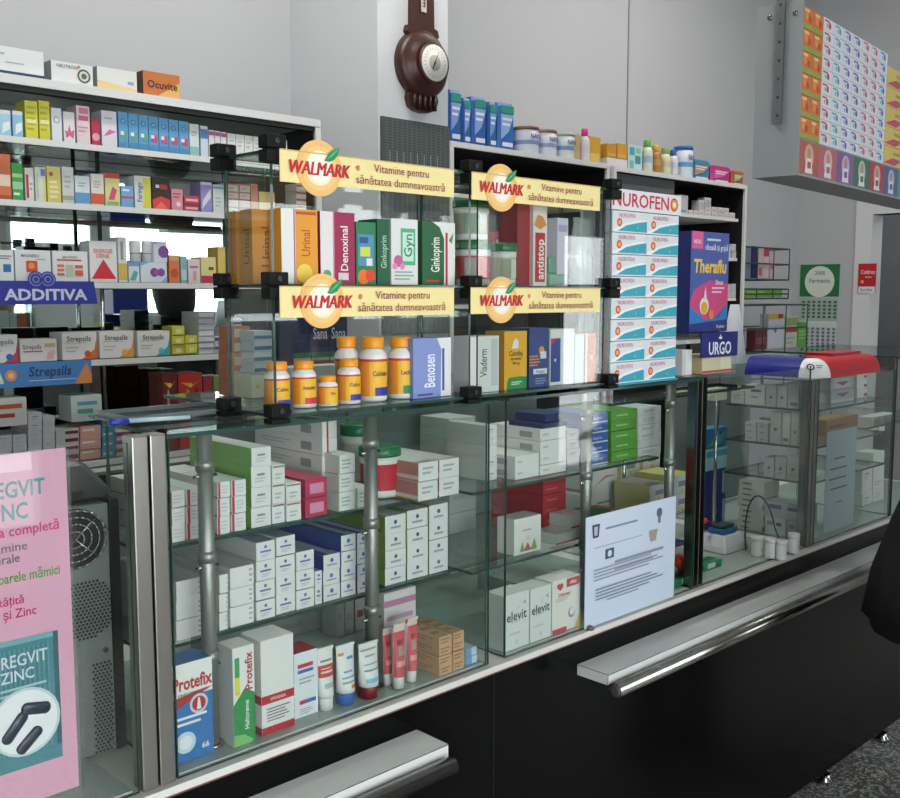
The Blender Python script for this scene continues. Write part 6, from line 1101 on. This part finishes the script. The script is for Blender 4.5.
# ================================================================ customers
def human(name, label, x, y, ang, coat_c, hair_c, trouser_c, skirt=.27, bun=True, H=1.64):
    ca, sa = math.cos(ang), math.sin(ang)
    def T(p): return (x+p[0]*ca-p[1]*sa, y+p[0]*sa+p[1]*ca, p[2]*H/1.64)
    root = thing(name, label, 'person', (x, y, 0)); root['_o'] = (x, y, 0)
    V, E, Rr = [], [], []
    def vtx(p, r, par=None):
        V.append(Vector(T(p))-Vector((x, y, 0))); Rr.append(r)
        if par is not None: E.append((par, len(V)-1))
        return len(V)-1
    pel = vtx((0, 0, .90), .13); sp = vtx((0, .01, 1.05), .115, pel); ch = vtx((0, .01, 1.22), .125, sp); nk = vtx((0, 0, 1.36), .055, ch)
    n2 = vtx((0, -.005, 1.42), .052, nk); h1 = vtx((0, -.02, 1.48), .078, n2); h2 = vtx((0, -.01, 1.56), .085, h1); h3 = vtx((0, 0, 1.60), .062, h2)
    for s in (-1, 1):
        hp = vtx((s*.09, 0, .84), .092, pel); kn = vtx((s*.10, -.015, .47), .055, hp); an = vtx((s*.10, .01, .09), .037, kn); he = vtx((s*.10, -.05, .035), .035, an); vtx((s*.105, -.15, .028), .026, he)
        sh = vtx((s*.155, .01, 1.30), .055, ch); el = vtx((s*.20, .02, 1.05), .040, sh)
        wr = vtx((s*.12, -.22, 1.03), .026, el); pm = vtx((s*.105, -.265, 1.03), .028, wr); pk = vtx((s*.10, -.295, 1.028), .026, pm)
        vtx((s*.10, -.312, 1.026), .018, pk)
    me = bpy.data.meshes.new('body'); me.from_pydata(V, E, [])
    o = bpy.data.objects.new('body', me); COL.objects.link(o); o.parent = root
    sk = o.modifiers.new('skin', 'SKIN'); me.skin_vertices.new() if not me.skin_vertices else None
    for i, r in enumerate(Rr): me.skin_vertices[0].data[i].radius = (r, r); 
    me.skin_vertices[0].data[0].use_root = True
    sub = o.modifiers.new('smooth', 'SUBSURF'); sub.levels = 2; sub.render_levels = 2; me.materials.append(M('#a97f68', .55))
    def part(nm, mb, lab=None):
        pp = mb.build(nm, root, lab); return pp
    # face and ears
    mb = MB()
    def ball(c, rx, ry, rz, m, n=16, k=10):
        R = []
        for i in range(k+1):
            a = -math.pi/2+math.pi*i/k; rr = max(.02, math.cos(a)); R.append([T((c[0]+rx*rr*math.cos(j*2*math.pi/n), c[1]+ry*rr*math.sin(j*2*math.pi/n), c[2]+rz*math.sin(a))) for j in range(n)])
        mb.loft(R, m)
    sk_ = M('#a97f68', .55)
    for s in (-1, 1): ball((s*.030, -.092, 1.535), .012, .008, .007, M('#d8d4ce')); ball((s*.030, -.099, 1.535), .005, .003, .005, M('#2a1c14')); ball((s*.083, .0, 1.52), .010, .018, .028, sk_)
    mb.loft([[T((a*.012, -.092-.0*b, 1.53)) for a, b in ((-1, 0), (1, 0), (0, 1))], [T((a*.017, -.100-(.018 if b else 0), 1.495)) for a, b in ((-1, 0), (1, 0), (0, 1))]], sk_)
    ball((0, -.093, 1.465), .024, .008, .006, M('#9a4a48')); part('face_features', mb)
    # hair
    mb = MB(); R = []
    for z, rx, ry, oy in ((1.37, .075, .045, .07), (1.42, .10, .06, .06), (1.50, .112, .085, .035), (1.57, .112, .100, .012), (1.63, .095, .095, .005), (1.665, .055, .06, .005), (1.672, .01, .01, .005)):
        R.append([T((rx*math.cos(j*2*math.pi/24)*(1+.05*math.sin(j*3+z*40)), oy+ry*math.sin(j*2*math.pi/24)*(1+.05*math.sin(j*5+z*30)), z)) for j in range(24)])
    mb.loft(R, M(hair_c, .7, 0, .3, 60, .4)); part('hair', mb)
    # coat body and sleeves
    mb = MB(); R = []; cm = M(coat_c, .85, 0, .12, 20, .1)
    for z, rx, ry in ((.66, skirt, skirt*.86), (.78, skirt*.93, skirt*.80), (.92, skirt*.78, skirt*.68), (1.04, skirt*.66, skirt*.54), (1.16, .172, .145), (1.27, .182, .135), (1.335, .155, .100), (1.375, .070, .066), (1.395, .066, .062)):
        R.append([T((rx*math.cos(j*2*math.pi/32)*(1+(.05*math.sin(j*2.2) if z < .85 else 0)), .01+ry*math.sin(j*2*math.pi/32)*(1+(.05*math.cos(j*1.7) if z < .85 else 0)), z)) for j in range(32)])
    mb.loft(R, cm)
    for s in (-1, 1):
        pts = [((s*.135, .01, 1.31), .066), ((s*.18, .015, 1.22), .064), ((s*.20, .02, 1.05), .055), ((s*.175, -.11, 1.035), .048), ((s*.13, -.20, 1.03), .044)]; R = []
        for i, (p, r) in enumerate(pts):
            a = Vector(pts[max(0, i-1)][0]); b = Vector(pts[min(len(pts)-1, i+1)][0]); d = (b-a).normalized(); e = Vector((1, 0, 0)) if abs(d.x) < .8 else Vector((0, 1, 0)); e = (e-d*e.dot(d)).normalized(); g = d.cross(e)
            R.append([T(tuple(Vector(p)+e*r*math.cos(j*math.pi/8)+g*r*math.sin(j*math.pi/8))) for j in range(16)])
        mb.loft(R, cm)
    part('coat', mb)
    for s in (-1, 1):
        mb = MB(); R = []
        for z, r, oy in ((.88, .10, 0), (.66, .085, -.005), (.47, .070, -.012), (.25, .062, .0), (.07, .060, .0)):
            R.append([T((s*.10+r*math.cos(j*math.pi/8), oy+r*math.sin(j*math.pi/8), z)) for j in range(16)])
        mb.loft(R, M(trouser_c, .85)); part('trouser_leg', mb)
        mb = MB(); R = []
        for f, w, h in ((.07, .030, .05), (.04, .042, .075), (-.05, .045, .065), (-.13, .046, .045), (-.17, .030, .03)):
            R.append([T((s*.10+w*math.cos(a), f, .002+max(0, h*.5+h*.5*math.sin(a)))) for a in [j*math.pi/6 for j in range(12)]])
        mb.loft(R, M('#141414', .4)); part('shoe', mb)
        # five fingers on each hand
        for i, (dx_, ln, rr) in enumerate(((-.022, .062, .0085), (-.008, .072, .0088), (.007, .068, .0085), (.021, .052, .0078))):
            mb = MB(); p0 = Vector((s*.10+dx_, -.300, 1.028)); p1 = p0+Vector((0, -ln*.55, -.006)); p2 = p1+Vector((0, -ln*.38, -.020))
            mb.bar(T(p0), T(p1), rr, sk_, 10, True, rr*.92); mb.bar(T(p1), T(p2), rr*.92, sk_, 10, True, rr*.7); part('finger', mb)
        mb = MB(); p0 = Vector((s*.10-s*.022, -.245, 1.030)); p1 = p0+Vector((-s*.022, -.03, -.004)); p2 = p1+Vector((-s*.004, -.028, -.008)); mb.bar(T(p0), T(p1), .0105, sk_, 10, True, .0095); mb.bar(T(p1), T(p2), .0095, sk_, 10, True, .007); part('thumb', mb)
    return root
human('person', 'person in a flared black coat standing at the right edge', 2.69, .835, math.radians(20), '#0a0a0b', '#100c0a', '#140a0a', .315)
human('person', 'dark haired person whose head shows only in the left shelf mirror', 2.02, .20, math.radians(150), '#5c6a6a', '#15110e', '#20242a', .20)
# ================================================================ light
w = bpy.data.worlds.new('daylight'); S.world = w; w.use_nodes = True
bg = w.node_tree.nodes['Background']; bg.inputs[0].default_value = (.95, .97, 1, 1); bg.inputs[1].default_value = 6.6
def portal(a, b, za, zb):
    l = bpy.data.lights.new('window_portal', 'AREA'); l.shape = 'RECTANGLE'; l.size = b-a; l.size_y = zb-za; l.cycles.is_portal = True
    o = bpy.data.objects.new('window_portal', l); COL.objects.link(o); o.location = ((a+b)/2, -1.96, (za+zb)/2); o.rotation_euler = (math.radians(90), 0, 0)
for a in ((-1.9, 1.75, .45, 2.62), (2.8, 3.5, 1.30, 2.40), (3.5, 4.72, 1.30, 2.42), (5.3, 5.95, .25, 1.95)): portal(*a)
def added_fill_lamp(x, y, label, e=26):  # unseen lamp added under the ceiling as an extra light source
    t = thing('added_fill_lamp', label, 'lamp', (x, y, 3.54), 'added fill lamps out of view')
    mb = MB(); mb.box(x-.6, y-.08, 3.555, x+.6, y+.08, 3.5995, M('#d8d8d8')); mb.build('housing', t)
    l = bpy.data.lights.new('added_fill_light', 'AREA'); l.shape = 'RECTANGLE'; l.size = 1.1; l.size_y = .1; l.energy = e; l.color = (1, .97, .92)
    o = bpy.data.objects.new('added_fill_light', l); COL.objects.link(o); o.location = (x, y, 3.553)
added_fill_lamp(1.6, 2.0, 'added unseen fill lamp above the aisle behind the counter')
added_fill_lamp(4.0, 1.9, 'added unseen fill lamp above the far end of the aisle')
S.cycles.transparent_max_bounces = 48; S.cycles.max_bounces = 10; S.cycles.diffuse_bounces = 4; S.cycles.glossy_bounces = 5
S.cycles.caustics_reflective = False; S.cycles.caustics_refractive = False
S.view_settings.view_transform = 'Standard'; S.view_settings.look = 'None'; S.view_settings.exposure = 0.15; S.view_settings.gamma = 1.0; S.view_settings.use_curve_mapping = False
dup = [l for l, v_ in LABELS.items() if len(v_) > 1]
for l in dup: print('DUPLABEL', l)
